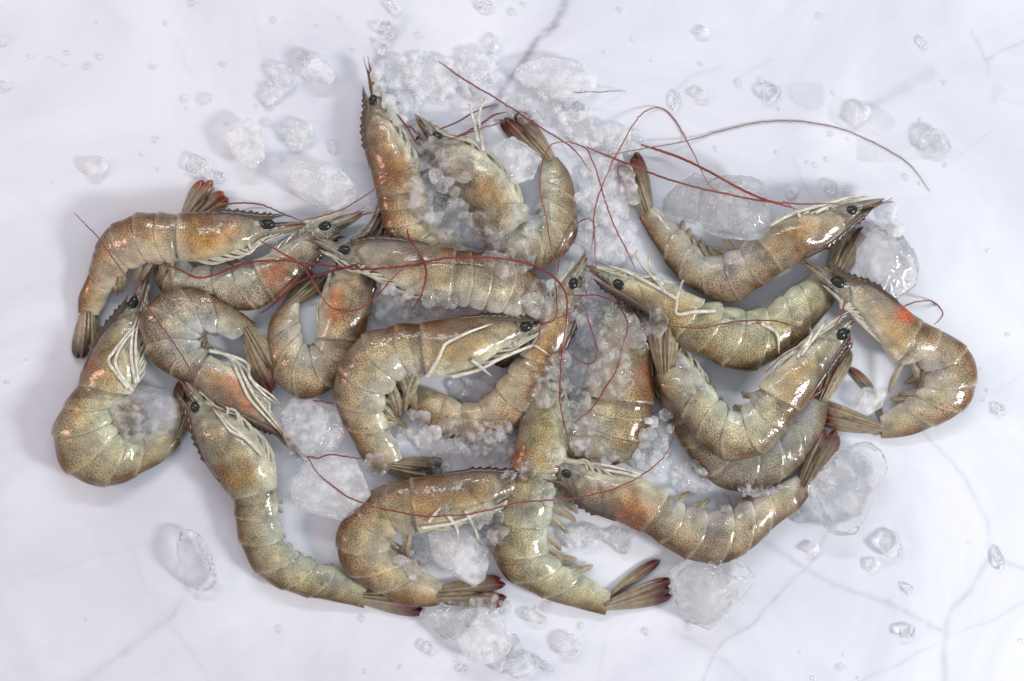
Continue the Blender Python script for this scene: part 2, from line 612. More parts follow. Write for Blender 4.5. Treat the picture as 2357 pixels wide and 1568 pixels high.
def fan_cols(u, v, red, dark, g):
    base = lin(170, 154, 126) * g.uniform(0.85, 1.1)
    c = np.repeat(base[None], len(u), 0)
    lines = np.clip(np.exp(-((v - 0.42) / 0.10) ** 2) + 0.15 * np.exp(-((v + 0.15) / 0.08) ** 2), 0, 1) * np.clip(u * 4, 0, 1)
    c = c * (1 - 0.6 * lines[:, None]) + lin(76, 62, 34)[None] * 0.6 * lines[:, None]
    t = np.clip((u - (1 - 1.25 * dark)) / dark, 0, 1) ** 0.9
    c = c * (1 - t[:, None]) + red[None] * t[:, None]
    edge = (np.abs(v) > 0.95) * 0.35
    return c * (1 - edge[:, None]) + lin(92, 60, 40)[None] * edge[:, None]


SHRIMP = {}


def shrimp(key, label, pairs, ce, tip, ros, eye, fan, lift=(0, 0, 0), tone='tan', blots=(), spread=12, fan_red=(120, 34, 30), fan_dark=0.42,
           eye2=None, legs=(), swim=1.0, autolegs=9, eye_r=14, fan_w=14, thick=0.58, seed=0, swim_dir=1.0, teeth=8, fan_n=(-1, -.5, 0, .5, 1), gold=1.0):
    g = np.random.default_rng(seed + 11)
    pr = np.array(pairs, float)
    nst = len(pr)
    # ---- ring parameters
    uC = np.linspace(0, ce, 54)
    fine = np.linspace(ce, nst - 1, 400)
    mid = cr_eval(pr, fine)
    m2 = (mid[:, :2] + mid[:, 2:]) / 2
    L = np.concatenate([[0], np.cumsum(np.linalg.norm(np.diff(m2, axis=0), axis=1))])
    L /= L[-1]
    lA = np.linspace(0, 1, 132)[1:]
    uA = np.interp(lA, L, fine)
    u = np.concatenate([uC, uA])
    car = np.concatenate([uC / ce, np.full(len(uA), 2.0)])          # 0..1 on the carapace
    ab = np.concatenate([np.full(len(uC), -1.0), lA])               # 0..1 on the abdomen
    q = cr_eval(pr, u)
    D, V = q[:, :2], q[:, 2:]
    # ---- head front, tapering towards the tip of the antennal scales
    nf = 16
    fr = np.linspace(1, 0, nf, endpoint=False)
    c0, a0 = (D[0] + V[0]) / 2, (D[0] - V[0]) / 2
    tp = np.array(tip, float)
    k = (1 - fr ** 2.2) ** 0.7 * 0.90 + 0.08
    cf = c0[None] + (tp - c0)[None] * (0.30 * fr)[:, None]
    D = np.vstack([cf + a0[None] * k[:, None], D])
    V = np.vstack([cf - a0[None] * k[:, None], V])
    car = np.concatenate([-fr, car])
    ab = np.concatenate([np.full(nf, -1.0), ab])
    # closing cap at the tail joint
    D = np.vstack([D, D[-1] * 0.6 + V[-1] * 0.4, D[-1] * 0.51 + V[-1] * 0.49])
    V = np.vstack([V, V[-1] * 0.6 + D[-2] * 0.4, V[-1] * 0.51 + D[-2] * 0.49])
    V[-2:] = (D[-2:] + 0)[:] * 0 + np.vstack([q[-1, 2:] * 0.6 + q[-1, :2] * 0.4, q[-1, 2:] * 0.51 + q[-1, :2] * 0.49])
    car = np.concatenate([car, [2, 2]])
    ab = np.concatenate([ab, [1.0, 1.0]])
    n = len(D)
    half = np.hypot(*(D - V).T) / 2 * PX
    tt = np.linspace(0, 1, n)
    th_k = np.interp(tt, [0, 0.12, 0.4, 0.75, 1], [0.62, 0.64, 0.60, 0.56, 0.46]) * thick / 0.58
    h = half * th_k
    hs = np.convolve(np.pad(h, 6, mode='edge'), np.ones(13) / 13, 'valid')
    liftv = np.interp(tt, [0, 0.15, 0.55, 0.92, 1], [lift[0], lift[0], lift[1], lift[2], lift[2]]) * 1e-3
    zc = np.maximum(h, hs) + liftv + 0.0004
    # ---- vertices
    M = 44
    th = np.linspace(0, 2 * np.pi, M, endpoint=False)
    s = np.cos(th)
    zz = np.sin(th)
    S, Z = np.meshgrid(s, zz * 0 + 1)
    S = np.broadcast_to(s[None], (n, M)).copy()
    ZZ = np.broadcast_to(zz[None], (n, M)).copy()
    # segment coordinate, bowed across the side
    abx = ab[:, None] - 0.030 * (1 - S ** 2) + 0.012 * S
    cum = np.concatenate([[0], np.cumsum(SEG)])
    seg = np.clip(np.searchsorted(cum, np.clip(abx, 1e-6, 0.99999)) - 1, 0, 5)
    f = np.clip((abx - cum[seg]) / SEG[seg], 0, 1)
    isab = (ab[:, None] >= 0)
    step = np.where(isab, 0.98 + 0.060 * f ** 2.2, 1.0)
    carr = np.where((car[:, None] >= 0.55) & (car[:, None] <= 1), 1 + 0.030 * np.clip((car[:, None] - 0.55) / 0.45, 0, 1) ** 2, 1.0)
    step = step * carr
    pleura = np.where(isab & (seg < 5), (np.sin(np.pi * np.clip(f, 0, 1)) ** 0.7 - 0.62) * 0.17, 0.0) * np.clip(-S - 0.15, 0, 1) ** 1.2
    # low-frequency unevenness
    wob = 0.018 * np.sin(tt[:, None] * 34 + S * 3 + seed) + 0.014 * np.sin(tt[:, None] * 61 - ZZ * 4 + seed * 2)
    rad = step * (1 + wob)
    shape_z = np.where(isab, 1 - 0.06 * S, 1 - 0.20 * S)
    mid2 = (D + V) / 2
    ax = (D - V) / 2
    xy = mid2[:, None, :] + ax[:, None, :] * (S * rad + np.minimum(pleura, 0.2) * -1 * (pleura != 0))[:, :, None]
    # cheek groove and branchial bulge on the carapace
    cg = np.where(~isab, -0.10 * np.exp(-((car[:, None] - 0.42 - 0.16 * S) / 0.05) ** 2) * np.exp(-((S - 0.1) / 0.5) ** 2)
                  + 0.07 * np.exp(-((car[:, None] - 0.72) / 0.22) ** 2) * np.exp(-((S + 0.25) / 0.4) ** 2),
                  0.10 * (np.sin(np.pi * f) - 0.5) * np.exp(-((S + 0.42) / 0.24) ** 2) * (seg < 5) - 0.05 * np.exp(-(f / 0.07) ** 2))
    rel = np.where(~isab, np.clip((0.36 - car[:, None]) * 3, 0, 1) * 0.055 * np.sin(car[:, None] * 58 + S * 7 + seed) * np.sin(S * 11 - car[:, None] * 21 + seed * 2), 0.0)
    z = zc[:, None] + h[:, None] * ZZ * shape_z * (rad + cg + rel)
    kk = PX * (CAM_H - zc) / CAM_H
    X = (xy[:, :, 0] - IW / 2) * kk[:, None]
    Y = -(xy[:, :, 1] - IH / 2) * kk[:, None]
    v = np.stack([X, Y, np.maximum(z, 0.0004)], -1).reshape(-1, 3)
    px, py = xy[:, :, 0].ravel(), xy[:, :, 1].ravel()
    # ---- pigment, with touches of painted shade
    s1 = S.ravel()
    abf, carf = np.repeat(ab, M), np.repeat(car, M)
    segf, ff = seg.ravel(), f.ravel()
    tn = np.array(TONES[tone]) * g.uniform(0.90, 1.10) * (1 + g.uniform(-0.05, 0.05, 3))
    wb = np.clip((s1 - 0.05) / 0.85, 0, 1)[:, None] ** 1.1
    wv = np.clip((-s1 - 0.05) / 0.9, 0, 1)[:, None]
    col = C_SIDE[None] * (1 - wb) + C_BACK[None] * wb
    col = col * (1 - 0.75 * wv) + C_BELLY[None] * 0.75 * wv
    col = col * tn[None]

    def put(c, w):
        w = np.clip(w, 0, 1)[:, None]
        return col * (1 - w) + np.asarray(c)[None] * w
    on = carf <= 1
    gw = g.uniform(0.40, 0.68) * gold
    col = put(GOLD, on * gw * np.exp(-((carf - g.uniform(.68, .8)) / .24) ** 2 - ((s1 + .25) / .42) ** 2))
    col = put(BROWN, on * g.uniform(0.30, 0.6) * np.exp(-((carf - g.uniform(.58, .7)) / .16) ** 2 - ((s1 - .42) / .34) ** 2))
    col = put(BLUE, on * g.uniform(0.3, 0.55) * np.exp(-((carf - .33) / .2) ** 2 - ((s1 - .75) / .3) ** 2))
    col = put(lin(128, 126, 118), on * np.clip((0.34 - carf) * 2.6, 0, 0.75))
    tex = np.sin(carf * 58 + s1 * 7 + seed) * np.sin(s1 * 11 - carf * 21 + seed * 2)
    col = put(lin(58, 48, 38), on * np.clip((0.36 - carf) * 3, 0, 1) * np.clip(tex - 0.35, 0, 1) * 1.1)
    col = put(lin(186, 172, 136), on * np.clip((0.36 - carf) * 3, 0, 1) * np.clip(-tex - 0.4, 0, 1) * 1.0)
    col = put(PALE, on * 0.75 * np.clip((-s1 - 0.62) / 0.2, 0, 1) * (carf > 0.15))
    col = put(lin(92, 74, 50), on * 0.5 * np.exp(-((s1 + 0.60) / 0.035) ** 2) * (carf > 0.12))
    col = put(lin(70, 62, 54), on * 0.55 * np.exp(-((carf - 0.10 - 0.10 * np.abs(s1 - 0.1)) / 0.025) ** 2))
    col = put(lin(196, 186, 160), on * 0.5 * np.exp(-((carf - 0.16 - 0.10 * np.abs(s1 - 0.1)) / 0.03) ** 2) * (s1 < 0.3))
    isf = abf >= 0
    col = put(C_JOINT, isf * (segf < 5) * np.clip((ff - 0.80) / 0.18, 0, 1) * (0.24 + 0.45 * np.clip(s1 * 1.4 - 0.3, 0, 1) * (0.5 + 0.5 * np.sin(segf * 5.1 + seed))))
    col = put(lin(92, 66, 40), isf * 0.75 * np.exp(-((ff - 0.03) / 0.03) ** 2) * np.clip(0.45 + 0.55 * np.sin(s1 * 7 + segf * 2 + seed), 0, 1))
    col = put(C_JOINT, (carf > 0.975) * (carf <= 1) * 0.4)
    col = put(lin(78, 52, 30), isf * (abf < 0.07) * 0.35)  # shadow line behind the carapace rim, painted in brown
    blotch_n = 0.5 + 0.5 * np.sin(px * 0.045 + seed) * np.sin(py * 0.05 - seed * 1.3)
    col = put(BLUE * 1.3, isf * 0.75 * blotch_n * np.clip(0.75 - np.abs(s1 + 0.30), 0, 1))
    col = put(lin(84, 62, 40), on * 0.45 * np.exp(-((carf - 0.42 - 0.16 * s1) / 0.022) ** 2) * (np.abs(s1) < 0.6))
    col = put(lin(204, 198, 156), isf * 0.45 * (1 - blotch_n) * np.exp(-((s1 + 0.3) / 0.3) ** 2))
    col = put(lin(60, 42, 24), isf * np.clip((s1 - 0.88) / 0.10, 0, 1) * 0.8 * np.clip(0.35 + abf, 0, 1))
    col = put(lin(66, 46, 30), isf * 0.40 * np.exp(-((s1 - 0.74 - 0.03 * np.sin(abf * 40)) / 0.035) ** 2) * (abf < 0.8))
    # a small ochre spot at the hinge of the rear joints
    for kx in (3, 4):
        col = put(lin(110, 72, 20), isf * 0.9 * np.exp(-((abf - cum[kx + 1] + 0.005) / 0.007) ** 2 - ((s1 - 0.02) / 0.05) ** 2))
    for bx, by, br, bc, bs in blots:
        wn = 1 + 0.30 * np.sin(px * 0.13 + by) * np.sin(py * 0.11 + bx) + 0.22 * np.sin(px * 0.27 - py * 0.19 + bx)
        col = put(lin(*bc) if isinstance(bc[0], int) else bc, 0.85 * bs * np.exp(-(np.hypot(px - bx, py - by) / (br * wn)) ** 3.0) * (0.8 + 0.2 * np.sin(px * 0.5 + by) * np.sin(py * 0.47)))
    alpha = np.clip(0.72 + 0.35 * s1, 0.25, 0.95) * np.where(isf & (ff > 0.9) & (segf < 5), 0.5, 1) * np.where(carf < 0, 0.6, 1)
    cols = np.hstack([col, alpha[:, None]])
    fc = grid_faces(n, M, True)
    fc.append(tuple(range(M)))
    fc.append(tuple((n - 1) * M + j for j in range(M - 1, -1, -1)))
    cx, cy = mid2[n // 2]
    root = bpy.data.objects.new('shrimp', None)
    root.empty_display_size = 0.01
    root.location = Vector(P(cx, cy, 0.0))
    COL.objects.link(root)
    tag(root, label, 'shrimp', 'raw shrimp heaped on the marble')
    # face winding follows whether dorsal lies left or right of travel
    tdir = mid2[n // 2 + 2] - mid2[n // 2 - 2]
    hand = tdir[0] * ax[n // 2, 1] - tdir[1] * ax[n // 2, 0]
    if hand > 0:
        fc = [q_[::-1] for q_ in fc]
    bo = mesh_obj('body', v, fc, MAT_SHELL, root, cols)
    arc = np.concatenate([[0], np.cumsum(np.hypot(*np.diff(mid2, axis=0).T))]) * PX
    gir = np.cumsum(np.ones(n)) * 0 + np.maximum(half, 0.004)
    uvw = np.zeros((n, M, 3), np.float32)
    uvw[:, :, 0] = arc[:, None] + seed * 0.3
    uvw[:, :, 1] = np.minimum(th, 2 * np.pi - th)[None] * gir.mean() * 0.95
    uvw[:, :, 1] += (zz[None] < 0) * 0.5
    bo.data.attributes.new('uvw', 'FLOAT_VECTOR', 'POINT').data.foreach_set('vector', uvw.ravel())
    hsplat(v.reshape(n, M, 3)[:, :M // 2 + 1].reshape(-1, 3))
    ti0 = nf
    zh = zc[ti0]
    # ---- eyes
    for ei, e in enumerate([eye, eye2]):
        if e is None:
            continue
        er = eye_r * PX * (1 if ei == 0 else 0.85)
        ez = zh + h[ti0] * (0.62 if ei == 0 else 0.25)
        bm = bmesh.new()
        bmesh.ops.create_icosphere(bm, subdivisions=3, radius=1.0)
        hd = tp - c0
        hd = hd / np.hypot(*hd)
        ev = np.array([w.co[:] for w in bm.verts])
        ef = [tuple(w.index for w in q_.verts) for q_ in bm.faces]
        bm.free()
        ax1 = np.array((hd[0], -hd[1], 0))
        ax2 = np.array((hd[1], hd[0], 0))
        ev = ev[:, :1] * ax1 * er * 1.22 + ev[:, 1:2] * ax2 * er * 0.84 + ev[:, 2:] * np.array((0, 0, er * 0.8))
        eo = mesh_obj('eye', ev + P(e[0], e[1], ez), ef, MAT_EYE, root)
        hsplat(ev + P(e[0], e[1], ez))
        # stalk
        b_ = np.array(e) - hd * eye_r * 2.2 + (c0 - np.array(e)) * 0.3
        pts = np.linspace(P(b_[0], b_[1], ez - er * 0.5), P(e[0] - hd[0] * eye_r * 0.5, e[1] - hd[1] * eye_r * 0.5, ez - er * 0.2), 6)
        tv, tf = tube(pts, np.linspace(er * 0.5, er * 0.85, 6), 10)
        mesh_obj('eyestalk', tv, tf, MAT_LEG, eo, np.repeat(lin(86, 80, 68)[None], len(tv), 0))
    # ---- rostrum: a toothed blade on the back of the carapace, running forward
    i1 = int(ti0 + 54 * 0.72)
    back = D[ti0:i1][::-1] + (-(D - V)[ti0:i1][::-1]) * 0.03
    rt = np.array(ros, float)
    ridge = np.vstack([back[:-6:3], [0.5 * back[-1] + 0.5 * (back[-1] + (rt - back[-1]) * 0.3)], [back[-1] + (rt - back[-1]) * 0.65], [rt]])
    ridge = spline(ridge, 46)
    tg = np.gradient(ridge, axis=0)
    tg /= np.hypot(*tg.T)[:, None]
    out = np.stack([tg[:, 1], -tg[:, 0]], 1)
    if (out[10] @ (D - V)[i1 - 8]) < 0:
        out = -out
    w = np.linspace(0, 1, 46)
    up = 5 + 3.0 * np.sin(np.pi * np.clip(w * 0.9, 0, 1)) * (w < 1)
    up = up * np.clip((1 - w) / 0.12, 0.05, 1)
    tooth = np.zeros(46)
    ph = (w - 0.22) / 0.62 * teeth
    inside = (w > 0.22) & (w < 0.84)
    tooth[inside] = (ph[inside] % 1.0) ** 1.3 * 7.0
    dn = (5 + 5 * w * (1 - w) * 2.2) * np.clip((1 - w) / 0.2, 0.05, 1)
    zr = np.interp(np.linspace(0, 1, 46), [0, 0.8, 1], [zc[i1], zh, zh]) + 0.0012
    rv, rc = [], []
    for sg in (1, -1):
        for i in range(46):
            a = ridge[i] + out[i] * (up[i] + tooth[i])
            b = ridge[i] - out[i] * dn[i]
            m_ = ridge[i]
            zt = 0.0009
            rv += [P(a[0], a[1], zr[i] + sg * zt * 0.3), P(m_[0], m_[1], zr[i] + sg * zt * 2.0), P(b[0], b[1], zr[i] + sg * zt)]
            dk = lin(44, 28, 18) if tooth[i] > 2.5 or w[i] > 0.9 else lin(70, 46, 30)
            rc += [dk, lin(74, 54, 38), lin(128, 112, 86)]
    F = []
    for i in range(45):
        for j in range(2):
            a = i * 3 + j
            F.append((a, a + 1, a + 4, a + 3))
            F.append(tuple(138 + k_ for k_ in (a + 3, a + 4, a + 1, a)))
        F.append((i * 3, (i + 1) * 3, 138 + (i + 1) * 3, 138 + i * 3))
        F.append((i * 3 + 2, 138 + i * 3 + 2, 138 + (i + 1) * 3 + 2, (i + 1) * 3 + 2))
    mesh_obj('rostrum', np.array(rv), F, MAT_ROS, root, np.array(rc))
    # ---- antennal scales (two blades) and short antennules
    hd = (tp - c0) / np.hypot(*(tp - c0))
    sd = -a0 / np.hypot(*a0)
    for k_, (off, zo, lf) in enumerate([(0.45, 0.30, 1.0), (0.10, -0.35, 0.93)]):
        b0 = c0 + sd * np.hypot(*a0) * off - hd * 8
        t0 = c0 + (tp - c0) * lf + sd * (4 if k_ == 0 else -3)
        lv, lf_, uu, vv = leaf(b0, t0, np.hypot(*a0) * 0.46, zh + h[ti0] * zo, zh + h[ti0] * zo * 0.4, 0.03, 0.35, 0.0006)
        c = lin(162, 156, 138)[None] * np.ones((len(uu), 1))
        ed = (np.clip(np.abs(vv) * 1.4 - 0.45, 0, 1) + 0.8 * np.exp(-((vv - 0.25) / 0.1) ** 2)).clip(0, 1)[:, None] * 0.7
        c = c * (1 - ed) + lin(90, 82, 62)[None] * ed
        t_ = np.clip((uu - 0.72) / 0.28, 0, 1)[:, None]
        c = c * (1 - t_ * 0.7) + lin(140, 92, 62)[None] * t_ * 0.7
        mesh_obj('antennal_scale', lv, lf_, MAT_FAN, root, c)
        hsplat(lv)
    for k_, (o_, l_, r_) in enumerate([(0.30, 0.50, 5.5), (0.62, 0.42, 5.0), (-0.15, 0.46, 4.5)]):
        p0_ = c0 + sd * np.hypot(*a0) * o_ - hd * 14
        p2_ = c0 + (tp - c0) * l_ + sd * np.hypot(*a0) * o_ * 0.45
        pm_ = (p0_ + p2_) / 2 + sd * 3
        zq = zh + h[ti0] * (0.45 - 0.2 * k_)
        pth = spline([[*p0_, zq], [*pm_, zq + 0.0006], [*p2_, zq]], 22)
        wq = np.linspace(0, 1, 22)
        rad_ = r_ * PX * (1.0 - 0.45 * wq) * (1 + 0.16 * np.cos(wq * 3 * 2 * np.pi))
        tv, tf = tube([P(*p_) for p_ in pth], rad_, 10)
        wv_ = np.concatenate([np.repeat(wq, 10), [0, 1]])
        jn = np.clip(-np.cos(wv_ * 3 * 2 * np.pi), 0, 1)[:, None] ** 3
        cc = lin(158, 154, 140)[None] * (1 - 0.7 * jn) + lin(62, 56, 50)[None] * 0.7 * jn
        abase = mesh_obj('antenna_base', tv, tf, MAT_LEG, root, cc)
        hsplat(tv)
    for k_ in range(3):
        st = c0 + hd * 30 + sd * g.uniform(-6, 10)
        en = c0 + (tp - c0) * g.uniform(1.0, 1.22) + sd * g.uniform(-14, 16)
        md = (st + en) / 2 + sd * g.uniform(-6, 6)
        pth = spline([[*st, zh], [*md, zh + 0.001], [*en, zh + g.uniform(-.001, .002)]], 14)
        tv, tf = tube([P(*p_) for p_ in pth], np.linspace(0.00042, 0.00012, 14), 5)
        mesh_obj('antennule', tv, tf, MAT_ANT, abase, np.repeat(lin(126, 80, 56)[None], len(tv), 0))
    # ---- walking legs folded forward along the belly, then the traced ones
    for k_ in range(autolegs):
        fr_ = 0.90 - 0.085 * k_ + g.uniform(-.03, .03)
        i_ = int(ti0 + 53 * fr_)
        i2 = int(ti0 + 53 * max(0.05, fr_ - 0.42))
        outv = (V - D)[i_] / (np.hypot(*(V - D)[i_]) + 1e-9)
        outv2 = (V - D)[i2] / (np.hypot(*(V - D)[i2]) + 1e-9)
        p0 = V[i_] - outv * 10
        p1 = V[(i_ + i2) // 2] + outv * (2 + g.uniform(0, 6) + 1.5 * k_)
        p2 = V[i2] + outv2 * (2 + g.uniform(-3, 13))
        p3 = c0 + hd * g.uniform(8, 60) - a0 * g.uniform(0.75, 1.0)
        zz0 = zc[i_] + h[i_] * g.uniform(0.0, 0.38)
        zz1 = zh + h[ti0] * g.uniform(-0.1, 0.4)
        pth = spline([[*p0, zz0], [*p1, zz0 * .7 + zz1 * .3], [*p2, zz0 * .3 + zz1 * .7], [*p3, zz1]], 22)
        tv, tf = tube([P(*p_) for p_ in pth], np.interp(np.linspace(0, 1, 22), [0, .3, 1], [0.00072, 0.00058, 0.00025]), 8)
        cc = lin(206, 202, 184)[None] * np.ones((len(tv), 1))
        mesh_obj('walking_leg', tv, tf, MAT_LEG, root, cc)
        hsplat(tv)
    SHRIMP[key] = dict(root=root, zh=zh)
    for lg in legs:
        pl = np.array(lg, float)
        zz_ = np.maximum(hget(pl[:, 0], pl[:, 1], 3), zc[ti0 + 20] * 0.6) + 0.0008
        pth = spline(np.column_stack([pl, zz_]), 8 * len(pl))
        pth[:, 2] = np.maximum(pth[:, 2], hget(pth[:, 0], pth[:, 1]) + 0.0005)
        ww = np.linspace(0, 1, len(pth))
        tv, tf = tube([P(*p_) for p_ in pth], np.interp(ww, [0, .5, .9, 1], [0.00078, 0.00066, 0.00045, 0.00015]), 8)
        wq = np.concatenate([np.repeat(ww, 8), [0, 1]])
        t_ = np.clip((wq - 0.86) / 0.14, 0, 1)[:, None]
        cc = lin(226, 222, 208)[None] * (1 - t_) + lin(206, 150, 96)[None] * t_
        mesh_obj('walking_leg', tv, tf, MAT_LEG, root, cc)
    # ---- swimmerets under the first five segments
    if swim > 0:
        for kk_ in range(10):
            k_ = kk_ // 2
            lk = cum[k_] + SEG[k_] * (0.35 + 0.3 * (kk_ % 2))
            i_ = int(np.argmin(np.abs(ab - lk)))
            out_ = (V - D)[i_] / np.hypot(*(V - D)[i_])
            bk = (mid2[min(i_ + 6, n - 3)] - mid2[i_ - 6])
            bk = bk / np.hypot(*bk)
            b0 = V[i_] - out_ * 12
            ln = (84 - 7 * k_) * swim * g.uniform(0.8, 1.15)
            dr = out_ * 0.75 + bk * swim_dir * g.uniform(0.0, 0.9)
            dr /= np.hypot(*dr)
            z_ = zc[i_] + h[i_] * g.uniform(-0.1, 0.25)
            lv, lf_, uu, vv = leaf(b0, b0 + dr * ln, 6.5 + 3.5 * swim, z_, max(z_ * 0.5, 0.0015), 0.05, 0.25, 0.0003, paddle=True, side=g.choice([-1, 1]))
            c = lin(196, 188, 164)[None] * np.ones((len(uu), 1))
            t_ = np.clip((uu - 0.35) / 0.65, 0, 1)[:, None]
            c = c * (1 - t_) + lin(150, 132, 108)[None] * t_
            lv, lf_ = lv, lf_
            mesh_obj('swimmeret', lv, lf_, MAT_FILM, root, c)
    # ---- tail fan: telson and four uropods
    je = (D[n - 3] + V[n - 3]) / 2
    ft = np.array(fan, float)
    LT = np.hypot(*(ft - je))
    base_a = math.atan2(ft[1] - je[1], ft[0] - je[0])
    jw = np.hypot(*(D[n - 3] - V[n - 3])) / 2
    dn_ = (D[n - 3] - V[n - 3]) / (2 * jw)
    zj = zc[n - 3]
    sgn = 1 if (math.cos(base_a + math.pi / 2) * dn_[0] + math.sin(base_a + math.pi / 2) * dn_[1]) > 0 else -1
    red = lin(*fan_red) * np.array((0.62, 0.75, 0.75))
    jv = []
    for k_, o_ in enumerate(fan_n):
        a_ = base_a + math.radians(spread) * 0.72 * o_ * sgn
        b0 = je + dn_ * jw * 0.48 * max(-1.0, min(1.0, o_)) - np.array((math.cos(base_a), math.sin(base_a))) * 6
        is_t = (k_ == len(fan_n) // 2)
        ln = LT * (0.66 if is_t else g.uniform(0.92, 1.03))
        e0 = b0 + np.array((math.cos(a_), math.sin(a_))) * ln
        zo = zj + (0.0008 if k_ % 2 else -0.0006) + (0.0016 if is_t else 0) + 0.0012 * (1 - abs(o_))
        lv, lf_, uu, vv = leaf(b0, e0, fan_w * (0.55 if is_t else g.uniform(0.85, 1.1)), zo, max(zo * 0.75, 0.0016), 0.03 * o_ * sgn, 0.66 if not is_t else 0.3, 0.0006, nl=22, paddle=not is_t)
        mesh_obj('telson' if is_t else 'uropod', lv, lf_, MAT_FAN, root, fan_cols(uu, vv, red, fan_dark * (0.6 if is_t else 1), g))
        hsplat(lv)


OR, RD, BR, PL, BG, GD = (196, 100, 34), (184, 66, 22), (96, 60, 34), (212, 208, 184), (128, 134, 140), (182, 136, 58)

shrimp('a', 'shrimp with a bent back, golden cheek and its head over a red-blotched shrimp',
       [(605, 500, 600, 548), (530, 489, 545, 580), (460, 488, 478, 599), (412, 491, 415, 600), (350, 489, 378, 606), (300, 496, 340, 608), (245, 528, 297, 622), (214, 582, 272, 642), (203, 632, 258, 663), (182, 680, 246, 692), (180, 720, 228, 727)],
       3, (708, 512), (660, 496), (616, 517), (202, 838), (9, 7, 1), 'warm', [(485, 565, 55, GD, .75), (475, 520, 22, BR, .6), (412, 520, 14, PL, .6), (580, 510, 20, PL, .3)], 9, fan_red=(88, 58, 44), seed=1, swim=0.8)
shrimp('c', 'olive shrimp curled under a round ice lump, head pointing up beside a tail fan',
       [(280, 712, 325, 708), (231, 771, 327, 775), (192, 848, 325, 850), (178, 884, 305, 908), (141, 943, 282, 935), (120, 1005, 272, 965), (150, 1085, 278, 985), (245, 1122, 300, 998), (328, 1089, 330, 995), (385, 1056, 364, 985), (415, 1020, 398, 972)],
       3, (337, 625), (297, 676), (308, 697), (440, 880), (2, 0, 0), 'olive', [(212, 838, 22, (150, 78, 46), .7), (200, 870, 25, BR, .5), (170, 940, 30, (140, 98, 62), .5), (300, 860, 30, PL, .5)], 10,
       legs=[[(295, 894), (251, 835), (262, 810), (282, 783), (320, 737)], [(305, 900), (268, 845), (272, 810), (300, 770), (330, 745)], [(312, 885), (302, 820), (305, 770), (318, 725)], [(318, 880), (312, 820), (314, 770), (325, 720)]], seed=2, swim=0.7)
shrimp('b', 'partly hidden shrimp with a red blotch and a raised bright red fanned tail',
       [(772, 545, 730, 512), (715, 610, 670, 555), (650, 680, 600, 592), (590, 712, 545, 607), (510, 715, 490, 612), (420, 705, 445, 612), (362, 660, 425, 592), (358, 600, 420, 560), (385, 535, 425, 530), (412, 500, 452, 508)],
       2.3, (842, 487), (800, 545), (747, 522), (508, 422), (3, 0, 0), 'grey', [(640, 637, 30, RD, .85), (600, 690, 16, PL, .8), (680, 600, 26, (150, 110, 80), .4)], 20, fan_red=(190, 66, 44), fan_dark=0.3, seed=3, swim=0.6)
shrimp('f', 'shrimp folded in a V with an orange striped cheek behind a red antenna loop',
       [(866, 565, 818, 555), (862, 640, 768, 635), (850, 720, 738, 715), (836, 785, 728, 775), (800, 860, 722, 795), (730, 915, 708, 800), (660, 905, 698, 785), (618, 845, 692, 760), (612, 785, 690, 735), (622, 740, 688, 712), (642, 708, 690, 692)],
       3, (880, 480), (890, 500), None, (748, 628), (0, 0, 0), 'tan', [(775, 680, 26, OR, .85), (770, 720, 22, OR, .7), (745, 700, 16, PL, .6), (815, 690, 14, PL, .5)], 10, fan_red=(112, 92, 62), seed=4, swim=0.3)
shrimp('k', 'brown-cheeked shrimp standing upright with sharp head tips beside white crushed ice',
       [(845, 248, 884, 238), (838, 290, 908, 290), (842, 340, 940, 340), (855, 400, 965, 390), (868, 455, 975, 440), (880, 510, 985, 490), (900, 570, 1000, 520), (940, 620, 1030, 540), (1000, 640, 1060, 560), (1060, 640, 1090, 580)],
       4, (845, 150), (835, 196), (860, 232), (1140, 612), (4, 1, 0), 'warm', [(890, 400, 40, (140, 84, 42), .7), (880, 450, 30, (120, 76, 44), .6), (905, 370, 24, (176, 112, 52), .6), (868, 300, 20, (120, 110, 104), .5)], 8, eye2=(848, 238), seed=5, swim=0.0, eye_r=11)
shrimp('l', 'U-bent shrimp half buried in crushed ice, dark red tail tip raised',
       [(982, 342, 1014, 310), (1000, 392, 1086, 338), (1042, 450, 1158, 392), (1088, 505, 1198, 462), (1125, 555, 1213, 505), (1180, 612, 1225, 520), (1270, 608, 1235, 515), (1325, 550, 1243, 480), (1327, 470, 1245, 430), (1312, 402, 1243, 392), (1283, 362, 1241, 368)],
       4, (956, 268), (962, 300), (1008, 318), (1168, 262), (3, 1, 1), 'tan', [(1120, 430, 36, (150, 100, 48), .75), (1150, 440, 24, (110, 90, 50), .6), (1130, 380, 36, PL, .6), (1175, 435, 26, PL, .7), (1060, 360, 30, PL, .4)], 7, fan_red=(110, 30, 20), fan_dark=.5,
       eye2=(968, 326), legs=[[(1112, 346), (1105, 300), (1103, 264), (1115, 226)], [(1100, 325), (1089, 274), (1079, 236)]], seed=6, swim=0.0)
shrimp('i', 'shrimp beneath the sharp-eyed middle shrimp, its body curling round a pocket of ice',
       [(1342, 668, 1300, 642), (1325, 740, 1258, 710), (1300, 810, 1220, 790), (1282, 850, 1195, 815), (1255, 900, 1165, 855), (1215, 968, 1135, 895), (1150, 1007, 1100, 925), (1075, 1018, 1060, 925), (1000, 995, 1020, 905), (960, 970, 985, 895), (930, 940, 950, 890)],
       3, (1352, 585), (1345, 640), (1318, 655), (872, 880), (6, 0, 0), 'warm', [(1230, 880, 30, (150, 112, 76), .5), (1285, 700, 30, PL, .4)], 10, seed=7, swim=0.3)
